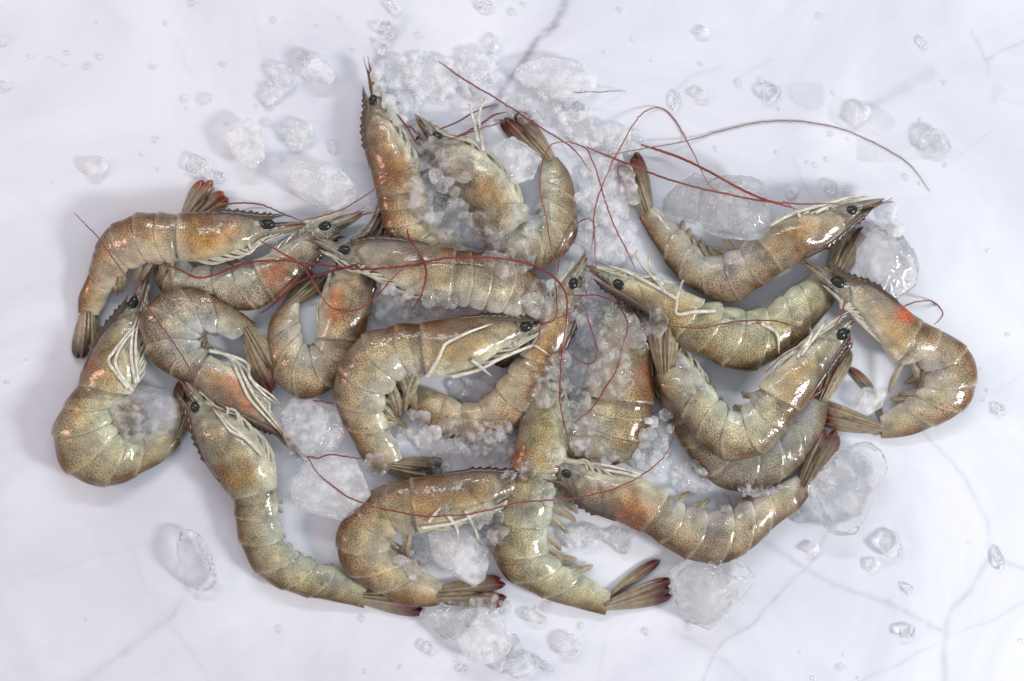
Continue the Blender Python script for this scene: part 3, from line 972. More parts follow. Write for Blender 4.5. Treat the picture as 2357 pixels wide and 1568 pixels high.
shrimp('r', 'shrimp with a rust red cheek buried under crushed ice in the middle',
       [(1470, 715, 1420, 705), (1500, 790, 1400, 765), (1506, 860, 1370, 850), (1505, 930, 1350, 910), (1490, 992, 1335, 950), (1450, 1057, 1318, 985), (1385, 1075, 1298, 1000), (1320, 1070, 1272, 990), (1262, 1055, 1245, 1000), (1232, 1035, 1225, 1005)],
       3, (1430, 640), (1468, 680), None, (1186, 1008), (0, 0, 0), 'olive', [(1478, 860, 26, (168, 70, 40), .8), (1470, 900, 24, (150, 92, 50), .5)], 8, seed=8, swim=0.0)
shrimp('q', 'bluish grey shrimp lying beneath the V-bent shrimp, its tail pointing up',
       [(1480, 770, 1520, 760), (1490, 840, 1580, 820), (1510, 910, 1620, 870), (1545, 985, 1650, 930), (1585, 1050, 1680, 975), (1645, 1117, 1705, 1000), (1730, 1130, 1740, 1005), (1802, 1107, 1775, 985), (1857, 1050, 1800, 950), (1897, 985, 1840, 925), (1907, 928, 1868, 905)],
       3, (1470, 690), (1472, 740), None, (1938, 785), (0, 0, 2), 'blue', [(1820, 1000, 60, BG, .5), (1720, 1080, 60, BG, .4), (1540, 960, 40, (90, 60, 42), .6)], 9, fan_red=(128, 122, 90), seed=9, swim=0.3)  # the dark brown blot paints the shade on the carapace under the V-bent shrimp
shrimp('n', 'shrimp with long white jointed legs lying across, its tail under a pointed head',
       [(1410, 670, 1405, 632), (1446, 690, 1475, 646), (1500, 730, 1548, 658), (1551, 786, 1622, 690), (1610, 817, 1665, 702), (1660, 843, 1705, 712), (1725, 854, 1745, 714), (1795, 826, 1785, 692), (1857, 776, 1825, 662), (1907, 716, 1865, 635), (1938, 660, 1900, 614)],
       3, (1350, 617), (1362, 640), (1425, 655), (1979, 503), (6, 1, 0), 'olive', [(1555, 710, 40, (190, 160, 96), .6), (1530, 690, 26, PL, .5), (1600, 740, 40, (196, 186, 140), .4)], 8, fan_red=(134, 40, 46), fan_dark=.3,
       legs=[[(1646, 716), (1600, 718), (1559, 723), (1558, 700), (1562, 673), (1575, 642), (1603, 623)], [(1531, 673), (1515, 650), (1492, 627), (1466, 593), (1465, 575)], [(1525, 655), (1498, 619), (1492, 588)], [(1752, 745), (1775, 757), (1790, 773), (1793, 816)], [(1560, 690), (1500, 655), (1440, 625), (1395, 610)]], seed=10, swim=0.35)
shrimp('m', 'boat-shaped shrimp with both head and red tail raised beside two clear ice blocks',
       [(1975, 505, 1945, 468), (1925, 552, 1880, 490), (1865, 590, 1800, 503), (1800, 627, 1733, 543), (1745, 667, 1700, 570), (1690, 697, 1662, 586), (1630, 685, 1630, 590), (1562, 643, 1600, 566), (1522, 590, 1568, 528), (1492, 540, 1537, 500), (1471, 500, 1505, 474)],
       3, (2040, 459), (2012, 478), (1957, 485), (1441, 352), (7, 1, 1), 'tan', [(1810, 555, 30, (120, 84, 44), .8), (1850, 520, 50, (190, 140, 64), .5), (1770, 560, 36, (180, 140, 80), .45), (1890, 570, 22, BG, .5), (1610, 600, 24, BG, .5)], 6, fan_red=(120, 40, 22), fan_dark=.45,
       legs=[[(1840, 497), (1825, 475), (1802, 462)], [(1876, 490), (1900, 478), (1924, 465)], [(1770, 520), (1830, 490), (1900, 470), (1970, 449)]], seed=11, swim=0.75)
shrimp('o', 'shrimp with a bright orange cheek spot, curled like a hook beside the heap',
       [(1945, 637, 1930, 682), (2005, 655, 1970, 712), (2062, 690, 2005, 762), (2122, 739, 2062, 832), (2180, 766, 2110, 838), (2232, 808, 2128, 858), (2250, 872, 2126, 882), (2226, 936, 2110, 903), (2165, 977, 2086, 917), (2087, 1004, 2055, 940), (2028, 1009, 2025, 960)],
       3, (1842, 600), (1901, 598), (1929, 651), (1884, 945), (8, 0, 0), 'tan', [(2076, 720, 24, (214, 76, 20), .95), (2090, 735, 18, (190, 90, 50), .6), (2060, 780, 40, (176, 146, 84), .5), (2010, 690, 20, BG, .5)], 16, fan_red=(140, 44, 32), fan_dark=.25, seed=12, swim=0.9, fan_n=(-3.6, -.3, 0, .25, .6), eye_r=15)
shrimp('s', 'shrimp with a red mark and an open red-tipped tail fan, two heads crossing over it',
       [(1232, 872, 1275, 865), (1212, 925, 1295, 930), (1190, 1000, 1305, 1010), (1172, 1080, 1300, 1085), (1143, 1140, 1275, 1150), (1128, 1200, 1264, 1210), (1130, 1265, 1262, 1262), (1165, 1330, 1282, 1288), (1235, 1371, 1317, 1312), (1300, 1393, 1362, 1333), (1393, 1416, 1406, 1364)],
       3, (1268, 790), (1250, 828), None, (1552, 1338), (3, 0, 0), 'olive', [(1195, 1050, 30, (158, 66, 36), .85), (1245, 1010, 50, (172, 172, 120), .5), (1270, 1040, 26, PL, .5), (1155, 1100, 30, (150, 110, 66), .4)], 17, fan_red=(118, 34, 32), fan_dark=.40, seed=13, swim=1.0, fan_n=(-1.35, -.1, .05, .3, .65), fan_w=15)
shrimp('e', 'long shrimp stretched along the edge of the heap with brown cheek and straight tail',
       [(430, 945, 480, 932), (450, 1010, 545, 965), (480, 1075, 602, 1022), (510, 1117, 632, 1085), (535, 1150, 638, 1122), (543, 1206, 640, 1195), (562, 1276, 662, 1250), (605, 1332, 695, 1279), (672, 1366, 738, 1299), (741, 1380, 790, 1312), (838, 1399, 846, 1346)],
       4, (414, 868), (404, 900), (452, 941), (986, 1382), (6, 0, 0), 'olive', [(520, 1080, 30, (120, 70, 34), .8), (545, 1105, 26, (176, 140, 62), .6), (575, 1080, 26, (150, 128, 60), .5), (615, 1070, 24, PL, .9), (625, 1105, 22, PL, .8), (500, 1040, 20, (96, 92, 76), .4)], 7, fan_red=(126, 34, 52), fan_dark=.45,
       legs=[[(603, 1048), (565, 1010), (531, 992), (510, 965), (488, 938)], [(590, 1030), (555, 1000), (525, 975), (500, 945)]], seed=14, swim=0.4)
shrimp('d', 'tightly curled round-backed shrimp with orange belly and bundled white legs',
       [(628, 992, 622, 955), (577, 971, 600, 925), (500, 932, 537, 850), (446, 890, 484, 817), (372, 852, 462, 797), (328, 795, 460, 782), (330, 712, 460, 770), (405, 659, 466, 765), (478, 672, 494, 766), (547, 713, 530, 782), (588, 746, 552, 776)],
       3, (692, 1052), (650, 1012), None, (648, 904), (5, 5, 6), 'grey', [(545, 885, 30, (206, 110, 50), .8), (575, 930, 22, (206, 104, 46), .8), (500, 905, 40, (150, 104, 78), .6), (400, 690, 30, (176, 166, 150), .5)], 7, fan_red=(112, 44, 46), fan_dark=.4,
       legs=[[(482, 807), (526, 822), (551, 868), (572, 914), (603, 950), (650, 999)], [(490, 805), (540, 830), (562, 868), (585, 910), (620, 955), (660, 1005)], [(501, 809), (567, 835), (577, 873), (629, 914), (655, 945)], [(508, 812), (560, 845), (590, 890), (640, 935)]], seed=15, swim=0.5)
shrimp('g', 'shrimp with a broken rostrum lying under the long red antenna and ice',
       [(800, 560, 790, 602), (862, 549, 850, 618), (935, 553, 920, 662), (1000, 565, 985, 686), (1050, 574, 1035, 695), (1115, 584, 1095, 711), (1185, 600, 1140, 720), (1240, 640, 1180, 742), (1265, 700, 1185, 762), (1255, 760, 1185, 790), (1230, 800, 1180, 805)],
       4, (712, 546), (850, 533), (796, 577), (1150, 850), (9, 8, 0), 'tan', [(880, 575, 30, BG, .6), (960, 570, 30, BG, .5), (985, 640, 40, (160, 136, 90), .4), (900, 600, 30, (140, 124, 100), .4)], 8, seed=16, swim=0.2, eye2=(846, 553), gold=0.6)
shrimp('h', 'large glossy shrimp curled like a C in the middle with long white legs',
       [(1215, 735, 1205, 778), (1150, 729, 1160, 802), (1065, 729, 1090, 850), (968, 743, 985, 868), (901, 749, 945, 862), (829, 775, 920, 877), (771, 862, 892, 912), (774, 935, 884, 945), (803, 1001, 897, 985), (835, 1056, 915, 1025), (877, 1087, 926, 1056)],
       3, (1278, 734), (1245, 735), (1208, 754), (1015, 1090), (9, 7, 1), 'tan', [(1010, 790, 36, (104, 74, 44), .5), (1060, 820, 40, (168, 136, 74), .5), (870, 960, 26, PL, .5)], 8, fan_red=(86, 76, 48), fan_dark=.5,
       legs=[[(983, 868), (1007, 829), (1020, 800), (1027, 791), (1055, 776), (1091, 760), (1137, 744)], [(1127, 837), (1160, 822), (1191, 809), (1225, 796), (1240, 801), (1266, 819)], [(1086, 829), (1110, 848), (1133, 868)], [(1040, 868), (1090, 855), (1130, 838), (1170, 812)]], seed=17, swim=1.15, eye_r=15)
shrimp('t', 'shrimp curled like a C under a chunk of ice, head lying over the red-marked shrimp',
       [(1185, 1090, 1180, 1140), (1110, 1083, 1110, 1178), (1030, 1088, 1030, 1208), (945, 1103, 965, 1228), (872, 1118, 915, 1230), (815, 1165, 900, 1240), (773, 1231, 897, 1252), (786, 1302, 910, 1277), (836, 1348, 945, 1299), (930, 1393, 985, 1320), (1008, 1396, 1020, 1341)],
       3, (1262, 1100), (1258, 1086), (1163, 1116), (1170, 1360), (8, 2, 1), 'warm', [(1000, 1125, 26, (112, 72, 40), .7), (950, 1150, 30, (170, 128, 56), .6), (1060, 1110, 24, BG, .4)], 8, fan_red=(118, 26, 34), fan_dark=.35,
       legs=[[(987, 1202), (1000, 1185), (1017, 1167)], [(1028, 1184), (1051, 1215), (1053, 1253), (1046, 1277)], [(1071, 1177), (1090, 1210), (1104, 1249)], [(970, 1215), (1040, 1205), (1110, 1180), (1170, 1160)]], seed=18, swim=0.8)
shrimp('v', 'shrimp with a dark red cheek blotch stretched like a bow, tail under clear ice cube',
       [(1300, 1120, 1305, 1065), (1345, 1167, 1385, 1087), (1410, 1197, 1460, 1094), (1475, 1224, 1537, 1135), (1537, 1264, 1585, 1165), (1605, 1295, 1640, 1176), (1665, 1299, 1685, 1170), (1737, 1259, 1735, 1147), (1792, 1206, 1775, 1122), (1838, 1172, 1808, 1104), (1868, 1132, 1832, 1094)],
       3, (1208, 1048), (1250, 1102), (1308, 1091), (1915, 978), (9, 1, 3), 'tan', [(1452, 1182, 36, (150, 62, 26), .9), (1475, 1205, 22, (140, 66, 30), .7), (1500, 1170, 30, (176, 124, 70), .5), (1395, 1165, 22, BG, .5), (1500, 1140, 26, PL, .5)], 7, fan_red=(140, 60, 60), fan_dark=.3, seed=19, swim=0.55,
       legs=[[(1480, 1095), (1440, 1082), (1400, 1072), (1360, 1066)], [(1470, 1098), (1430, 1088), (1385, 1080)]])
shrimp('p', 'V-bent shrimp with wet shine and tail fan up, resting on the bluish shrimp',
       [(1950, 790, 1915, 752), (1920, 832, 1860, 795), (1885, 887, 1800, 838), (1842, 947, 1745, 890), (1797, 1007, 1722, 925), (1742, 1052, 1703, 943), (1665, 1058, 1680, 946), (1600, 1007, 1663, 923), (1563, 952, 1630, 885), (1524, 906, 1592, 857), (1509, 863, 1554, 844)],
       3, (1968, 735), (1957, 760), (1936, 770), (1527, 705), (11, 11, 11), 'tan', [(1820, 900, 36, (146, 106, 66), .6), (1790, 860, 40, (190, 168, 130), .5), (1900, 830, 22, BG, .6), (1570, 880, 30, PL, .4)], 8, fan_red=(110, 44, 42), fan_dark=.3,
       legs=[[(1844, 817), (1860, 795), (1875, 776), (1903, 735)], [(1835, 822), (1850, 800), (1868, 770), (1862, 752)], [(1760, 855), (1800, 820), (1840, 795)]], seed=20, swim=0.5, eye_r=15)

# ------------------------------------------------------------------ antennae, each a part of the shrimp it grows from
ANT = [  # owner, width (m), colour, points
    ('e', .00034, (128, 40, 34), [(170, 490), (230, 555), (300, 650), (360, 730), (420, 820), (455, 900)]),
    ('i', .00062, (150, 30, 28), [(346, 605), (400, 615), (462, 639), (539, 613), (603, 601), (691, 603), (780, 614), (857, 617), (935, 608), (986, 599), (1050, 591), (1115, 591), (1178, 599), (1230, 614), (1279, 642), (1302, 676), (1306, 717), (1303, 755), (1297, 799), (1290, 845), (1287, 909), (1295, 961), (1312, 1030)]),
    ('a', .00050, (168, 62, 40), [(598, 555), (629, 570), (691, 607), (706, 626), (729, 661), (749, 697), (775, 713), (806, 717), (834, 707), (870, 676), (904, 640), (934, 612)]),
    ('g', .00065, (128, 26, 26), [(938, 527), (941, 548), (957, 571), (973, 596), (982, 627), (979, 656), (968, 684), (949, 710)]),
    ('g', .00070, (122, 30, 28), [(830, 605), (806, 612), (742, 627), (691, 645), (640, 690), (600, 722)]),
    ('a', .00050, (150, 84, 50), [(472, 490), (513, 472), (565, 469), (603, 474), (654, 492), (700, 512)]),
    ('b', .00040, (168, 92, 62), [(694, 508), (760, 492), (807, 473), (863, 434), (910, 405), (961, 380)]),
    ('k', .00050, (150, 66, 44), [(1010, 141), (1038, 161), (1071, 184), (1120, 213), (1151, 231), (1200, 262), (1250, 297), (1320, 345), (1360, 395)]),
    ('l', .00050, (138, 58, 40), [(1010, 299), (1051, 280), (1102, 254), (1151, 238)]),
    ('l', .00060, (146, 54, 38), [(1030, 322), (1053, 313), (1089, 292), (1140, 264), (1165, 258)]),
    ('l', .00055, (142, 58, 40), [(1058, 314), (1095, 300), (1165, 279)]),
    ('k', .00055, (138, 52, 36), [(912, 262), (935, 290), (961, 334)]),
    ('k', .00050, (138, 52, 36), [(935, 290), (952, 296), (972, 322)]),
    ('n', .00034, (158, 120, 104), [(1397, 356), (1450, 346), (1510, 333), (1587, 318), (1671, 297), (1756, 280), (1835, 276), (1910, 285), (1978, 309), (2047, 345), (2098, 379), (2141, 441)]),
    ('m', .00075, (166, 62, 36), [(1475, 333), (1536, 353), (1613, 384), (1685, 423), (1763, 460), (1835, 482)]),
    ('m', .00058, (160, 60, 36), [(1349, 338), (1408, 361), (1480, 392), (1552, 418), (1639, 441), (1726, 459), (1767, 465), (1830, 470), (1933, 470)]),
    ('n', .00040, (170, 70, 52), [(1462, 618), (1446, 582), (1418, 526), (1397, 474), (1385, 428), (1372, 384), (1354, 343), (1325, 329), (1292, 328), (1269, 338), (1254, 366), (1245, 410), (1248, 462), (1261, 526), (1272, 580), (1279, 629)]),
    ('n', .00040, (178, 76, 60), [(1372, 615), (1370, 564), (1366, 526), (1367, 487), (1375, 448), (1388, 415), (1408, 369), (1429, 328), (1454, 284), (1482, 256), (1510, 246), (1536, 256), (1562, 289), (1587, 338), (1610, 389), (1633, 428), (1654, 446)]),
    ('i', .00040, (138, 44, 36), [(1282, 633), (1287, 603), (1305, 551), (1331, 515), (1354, 505), (1368, 515), (1365, 551), (1358, 575)]),
    ('i', .00042, (138, 36, 32), [(1302, 676), (1331, 680), (1372, 680), (1408, 694), (1431, 720), (1444, 745), (1441, 766), (1431, 794), (1423, 827), (1415, 853), (1402, 878), (1387, 902), (1361, 943), (1320, 976)]),
    ('h', .00040, (144, 52, 40), [(1344, 701), (1354, 740), (1366, 776), (1373, 812), (1364, 838), (1341, 835), (1315, 817), (1299, 794)]),
    ('p', .00042, (150, 62, 40), [(1546, 751), (1618, 755), (1657, 746), (1721, 737), (1785, 739), (1837, 753), (1870, 762)]),
    ('t', .00048, (160, 66, 44), [(706, 1051), (730, 1087), (768, 1120), (806, 1144), (832, 1154), (884, 1169), (961, 1183), (1025, 1185), (1089, 1180), (1151, 1167), (1195, 1155), (1322, 1144), (1407, 1125), (1475, 1094), (1523, 1057), (1544, 1022), (1549, 999), (1547, 978)]),
    ('t', .00050, (144, 52, 40), [(706, 1051), (735, 1056), (755, 1048), (790, 1051), (834, 1056)]),
    ('o', .00046, (140, 52, 36), [(2075, 708), (2106, 695), (2139, 691), (2162, 706), (2169, 726), (2150, 748)]),
    ('p', .00050, (146, 50, 40), [(1862, 920), (1901, 888), (1922, 857), (1953, 811), (1961, 788), (1950, 773)]),
    ('l', .00028, (150, 104, 88), [(1320, 213), (1380, 210), (1425, 207), (1442, 211)]),
    ('g', .00036, (138, 40, 32), [(1279, 642), (1283, 700), (1276, 735), (1245, 748), (1240, 775), (1225, 800)]),
    ('h', .00030, (160, 92, 70), [(1278, 734), (1310, 722), (1340, 700), (1355, 660), (1366, 625)]),
    ('o', .00045, (156, 82, 52), [(1945, 690), (1935, 730), (1905, 770)]),
    ('h', .00045, (138, 42, 34), [(720, 922), (770, 930)]),
]


def place_antennae(top_only=True):
    for key, wd, c, pts in ANT:
        root = SHRIMP[key]['root']
        p = spline(pts, max(24, int(len(pts) * 9)))
        hz = hget(p[:, 0], p[:, 1], 3)
        # rest on what lies beneath, bridging hollows like a stiff whip
        k = 9
        mx = np.array([hz[max(0, i - k):i + k + 1].max() for i in range(len(hz))])
        sm = np.convolve(np.pad(mx, k, mode='edge'), np.ones(2 * k + 1) / (2 * k + 1), 'valid')
        z = np.maximum(sm, hz) + wd + 0.0004
        z = np.convolve(np.pad(z, 2, mode='edge'), np.ones(5) / 5, 'valid')
        z = np.maximum(z, hz + wd * 0.7)
        w = np.linspace(0, 1, len(p))
        gg = np.random.default_rng(len(pts) * 7 + int(pts[0][0]))
        jit = np.cumsum(gg.normal(0, 0.55, (len(p), 2)), 0)
        jit -= jit[0] + (jit[-1] - jit[0]) * w[:, None]
        p = p + jit * 0.8 + gg.normal(0, 0.25, p.shape)
        path = np.array([P(a, b, h_) for (a, b), h_ in zip(p, z)])
        tv, tf = tube(path, 0.75 * wd * np.interp(w, [0, .1, .85, 1], [.5, 1, .85, .35]), 7)
        cc = 0.62 * lin(*c)[None] * np.ones((len(tv), 1))
        mesh_obj('antenna', tv, tf, MAT_ANT, root, cc)


# ------------------------------------------------------------------ ice
def noisy(v, amp, scale, seed):
    off = Vector((seed * 3.1, seed * 1.7, seed * 0.9))
    out = np.empty(len(v))
    for i, p in enumerate(v):
        out[i] = mnoise.fractal(Vector(p) * scale + off, 0.9, 2.1, 3)
    return out * amp


ICO = {}


def ico(k):
    if k not in ICO:
        bm = bmesh.new()
        bmesh.ops.create_icosphere(bm, subdivisions=k, radius=1.0)
        ICO[k] = (np.array([w.co[:] for w in bm.verts]), np.array([[w.index for w in q.verts] for q in bm.faces]))
        bm.free()
    return ICO[k]


def facet_stone(g, sub, nplanes=14, sharp=26.0, rough=0.05, sc=2.6):
    """Irregular faceted lump of about unit radius."""
    v, f = ico(sub)
    nrm = g.normal(size=(nplanes, 3))
    nrm /= np.linalg.norm(nrm, axis=1)[:, None]
    d = g.uniform(0.72, 1.0, nplanes)
    dots = np.clip(v @ nrm.T, 0.02, 1)
    r = d[None] / dots
    rr = (np.sum(np.minimum(r, 3.0) ** -sharp, 1)) ** (-1 / sharp)
    rr = np.minimum(rr, 1.25)
    rr = rr + noisy(v, rough, sc, g.uniform(0, 50))
    return v * rr[:, None], f


def root_at(name, x, y):
    pass


def block(x, y, rx, ry, rot, label, mat=None, seed=0, hz=0.62, zlift=None, core=True, name='ice_chunk', group=None, cat='ice', sub=5):
    g = np.random.default_rng(seed + 500)
    v, f = facet_stone(g, sub, 12, 90, 0.035, 2.6)
    v = v * (1 + noisy(v, 0.02, 10.0, seed * 0.37))[:, None]
    a = math.radians(rot)
    R = np.array(((math.cos(a), -math.sin(a)), (math.sin(a), math.cos(a))))
    rz = hz * min(rx, ry) * PX
    base = zlift if zlift is not None else float(np.percentile(hget(x + g.uniform(-.5, .5, 30) * rx, y + g.uniform(-.5, .5, 30) * ry), 55))
    zmin = v[:, 2].min() * 0.85
    loc = P(x, y, base + rz)

    def shape(w, k):
        xy = (w[:, :2] * k * np.array((rx, ry)) * PX) @ R.T
        z = (np.maximum(w[:, 2] * k, zmin) - zmin * 0) * rz
        return np.column_stack([xy, z])
    lv = shape(v, 1.0)
    lv[:, 2] -= lv[:, 2].min()
    o = mesh_obj(name, lv, f, mat or MAT_CLEAR, smooth=True)
    o.location = Vector(P(x, y, base + rz)[:2].tolist() + [base + 0.0003])
    tag(o, label, cat, group)
    if core:
        cv, cf = facet_stone(g, 4, 9, 10, 0.22, 1.8)
        cw = shape(cv, 0.72)
        cw[:, 2] = cw[:, 2] - cw[:, 2].mean() + lv[:, 2].max() * 0.48
        c = mesh_obj('cloudy_core', cw, cf, MAT_CORE)
        c.parent = o
    hsplat(lv + np.array(o.location))
    return o


def clump(x, y, rx, ry, rot, label, mat=None, seed=0, n=None, bit=(6, 19), pile=1.0, name='ice_clump', group=None, voxel=0.00036, cat='ice'):
    """Crushed ice frozen together: many small lumps draped over what lies beneath, fused into one piece."""
    g = np.random.default_rng(seed + 900)
    n = n or int(max(9, rx * ry / 52))
    a = math.radians(rot)
    V, F, k = [], [], 0
    c0 = P(x, y, 0)
    for i in range(n):
        r = math.sqrt(g.uniform(0, 1)) * 0.95
        t = g.uniform(0, 2 * math.pi)
        dx, dy = rx * r * math.cos(t), ry * r * math.sin(t)
        bx = x + dx * math.cos(a) - dy * math.sin(a)
        by = y + dx * math.sin(a) + dy * math.cos(a)
        br = g.uniform(*bit) * (1.15 - 0.35 * r)
        bz = float(hget(bx, by)[0]) + br * PX * 0.45 + g.uniform(0, 1) * pile * (1 - r) * 12 * PX
        v, f = facet_stone(g, 2, 8, 60, 0.05, 2.0)
        q, _ = np.linalg.qr(g.normal(size=(3, 3)))
        v = (v * g.uniform(0.7, 1.25, 3)) @ q * br * PX
        V.append(v + P(bx, by, bz) - c0)
        F.append(f + k)
        k += len(v)
    V, F = np.vstack(V), np.vstack(F)
    V[:, 2] = np.maximum(V[:, 2], 0.0003)
    o = mesh_obj(name, V, F, mat or MAT_CRUSH)
    md = o.modifiers.new('fuse', 'REMESH')
    md.mode = 'VOXEL'
    md.voxel_size = voxel
    me2 = bpy.data.meshes.new_from_object(o.evaluated_get(bpy.context.evaluated_depsgraph_get()))
    o.modifiers.clear()
    old, o.data = o.data, me2
    bpy.data.meshes.remove(old)
    me2.name = name
    me2.polygons.foreach_set('use_smooth', np.ones(len(me2.polygons), bool))
    if not me2.materials:
        me2.materials.append(mat or MAT_CRUSH)
    co = np.empty(len(me2.vertices) * 3)
    me2.vertices.foreach_get('co', co)
    o.location = Vector(c0)
    tag(o, label, cat, group)
    hsplat(co.reshape(-1, 3) + c0)
    return o


# large clear blocks
block(1605, 462, 88, 52, -5, 'clear ice block cradled in the bend of the boat-shaped shrimp', seed=1, hz=.75)
block(1700, 478, 72, 72, 20, 'rounded clear ice block crossed by thick red antennae', seed=2)
block(2032, 605, 66, 84, 10, 'tall clear ice block behind the orange-spotted shrimp', seed=3)
block(1948, 1118, 80, 92, -25, 'large clear ice cube beside the tail of the bow-shaped shrimp', seed=4)
block(1628, 1368, 92, 72, 15, 'large clear ice cube beside the open red-tipped tail fan', seed=5)
block(445, 1292, 42, 60, 25, 'lone clear ice chunk on bare marble below the long shrimp', seed=6, core=False)
block(1285, 178, 82, 46, 0, 'flat white ice block on marble beside the dark grey vein', MAT_WHITE, seed=7, core=False)
block(745, 425, 72, 56, -15, 'bulky white ice chunk left of the upright brown shrimp', MAT_WHITE, seed=8, core=False)
block(715, 985, 60, 76, -25, 'grainy ice chunk between curled shrimp and the big C-shaped shrimp', MAT_CRUSH, seed=9, core=True)
block(762, 1118, 100, 62, -12, 'wide white ice slab crossed by a sweeping thin antenna', MAT_WHITE, seed=10, core=False)
block(1058, 1268, 62, 72, 10, 'white ice chunk inside the curl of the shrimp with brown cheek', MAT_WHITE, seed=11, core=False)
block(1042, 1425, 62, 44, 5, 'frosted ice chunk resting against a red-tipped tail on marble', MAT_CLEAR, seed=12)
block(1108, 1462, 58, 50, -30, 'sugary ice chunk on marble in front of the frosted one', MAT_WHITE, seed=13, core=False)
block(320, 962, 74, 66, 0, 'round bubbly ice lump set in the curl of the olive shrimp', MAT_CRUSH, seed=14, hz=.7, core=False)
block(2000, 918, 34, 30, 0, 'small white ice chunk inside the hook of the orange-spotted shrimp', MAT_WHITE, seed=15, core=False)
block(1185, 375, 64, 62, 30, 'grainy ice chunk in the U of the ice-buried shrimp', MAT_WHITE, seed=16, core=False)
block(572, 335, 46, 48, 0, 'sparkling round ice chunk on marble above the red fanned tail', MAT_WHITE, seed=17, core=False)
block(730, 165, 36, 34, 20, 'smooth white ice lump beside an L-shaped ice crumb', MAT_WHITE, seed=18, core=False, sub=4)
# crushed ice on marble
clump(640, 190, 48, 22, -50, 'L-shaped crumb of white crushed ice on marble', MAT_WHITE, seed=20)
clump(690, 312, 34, 22, -30, 'small branching crumb of white ice on marble', MAT_WHITE, seed=21, n=12)
clump(905, 180, 48, 44, 0, 'loose white crushed ice touching the upright shrimp head', MAT_WHITE, seed=22)
clump(990, 175, 64, 58, 0, 'largest loose heap of white crushed ice by the upright shrimp', MAT_WHITE, seed=23)
clump(1095, 165, 44, 60, 15, 'white crushed ice beside the dark grey marble vein', MAT_WHITE, seed=24)
clump(930, 245, 42, 34, 0, 'thin crushed ice behind the upright shrimp legs', MAT_WHITE, seed=25)
clump(1255, 248, 92, 40, 5, 'melting crushed ice around the dark red raised tail', MAT_CRUSH, seed=26)
clump(1345, 300, 60, 34, 30, 'crushed ice strewn along a red antenna', MAT_WHITE, seed=27)
clump(1425, 320, 50, 26, 10, 'crushed ice capping the red tail of the boat-shaped shrimp', MAT_WHITE, seed=28)
clump(1395, 440, 70, 88, 0, 'tall bank of white crushed ice between two raised tails', MAT_WHITE, seed=29)
clump(1400, 550, 66, 60, 0, 'bank of pinkish crushed ice above the white-legged shrimp', MAT_WHITE, seed=30)
clump(1255, 690, 42, 44, 0, 'crushed ice under the big glossy shrimp head', MAT_CRUSH, seed=31)
# crushed ice over shrimp
clump(1020, 375, 66, 46, 20, 'glassy crushed ice over the eye of the ice-buried shrimp', seed=32, bit=(9, 22), pile=1.4)
clump(1000, 455, 62, 56, 0, 'glassy crushed ice between the two upright heads', seed=33, bit=(9, 22), pile=1.2)
clump(1065, 515, 84, 48, 15, 'largest glassy heap of crushed ice over the shrimp backs', seed=34, bit=(9, 22), pile=1.5)
clump(1175, 585, 58, 46, 0, 'glassy ice heap under the long red antenna arch', seed=35, bit=(9, 22), pile=1.3)
clump(1215, 500, 60, 40, -20, 'thin wet crushed ice on the U-bent shrimp', seed=36, n=22, pile=.3)
clump(905, 700, 48, 44, 0, 'pale crushed ice under the broken-rostrum shrimp', MAT_WHITE, seed=37)
clump(995, 706, 62, 28, -5, 'glassy crushed ice above the back of the big glossy shrimp', seed=38)
clump(1345, 700, 44, 36, 0, 'crushed ice among the tangled antennae', seed=39)
clump(1390, 765, 62, 58, 0, 'rounded glassy ice pebbles over the rust-cheeked shrimp', seed=40, bit=(10, 24), pile=1.6)
clump(1330, 850, 52, 60, 0, 'crushed ice beside the tall red antenna', seed=41, bit=(9, 22))
clump(1410, 860, 46, 50, 0, 'crushed ice on the rust red cheek', seed=42, bit=(9, 22))
clump(1330, 960, 40, 56, 0, 'wet crushed ice down the side of the rust-cheeked shrimp', seed=43, bit=(9, 22))
clump(1262, 890, 26, 50, 0, 'column of glassy ice beads along a shrimp rostrum', seed=44, n=18)
clump(1462, 770, 30, 62, 10, 'clear dark ice pebbles beside a raised tail fan', MAT_CLEAR, seed=45, n=16, bit=(10, 20))
clump(1506, 746, 30, 34, 0, 'single glassy ice nugget stuck on a raised tail fan', seed=46, n=12, bit=(12, 20), pile=.6)
clump(1045, 1010, 84, 40, 5, 'crushed ice filling the curl of the big glossy shrimp', MAT_CRUSH, seed=47)
clump(960, 985, 46, 44, 0, 'pinkish ice slush inside the big glossy shrimp curl', MAT_WHITE, seed=48)
clump(1145, 1020, 42, 50, 0, 'coarse crushed ice against the dark rostrum', seed=49)
clump(1090, 890, 46, 24, -10, 'clear ice pebbles beneath the glossy shrimp legs', MAT_CLEAR, seed=50, n=12)
clump(1012, 1072, 30, 18, 0, 'dark clear ice crystals on a shrimp tail joint', MAT_CLEAR, seed=51, n=12)
clump(865, 1068, 26, 26, 0, 'crushed ice at the tail of the big glossy shrimp', seed=52, n=12)
clump(955, 1285, 38, 42, 0, 'wet crushed ice on the belly of the brown-cheeked shrimp', seed=53, n=22)
clump(1125, 1215, 34, 58, 0, 'thin pinkish ice between two curled shrimp', MAT_CRUSH, seed=54)
clump(1195, 1085, 46, 20, -12, 'glassy ice crumbs over a shrimp eye', seed=55, n=20, bit=(5, 11))
clump(1285, 1055, 26, 20, 0, 'glassy ice crumbs on the bow-shaped shrimp head', seed=56, n=12, bit=(5, 10))
clump(1255, 1140, 26, 34, 0, 'bright wet ice on the red-marked shrimp shoulder', seed=57, n=14, bit=(5, 11))
clump(1375, 1040, 62, 30, 20, 'crushed ice above the bow-shaped shrimp legs', seed=58)
clump(1515, 1000, 36, 54, 15, 'white crushed ice ridge beside the bluish shrimp', MAT_WHITE, seed=59)
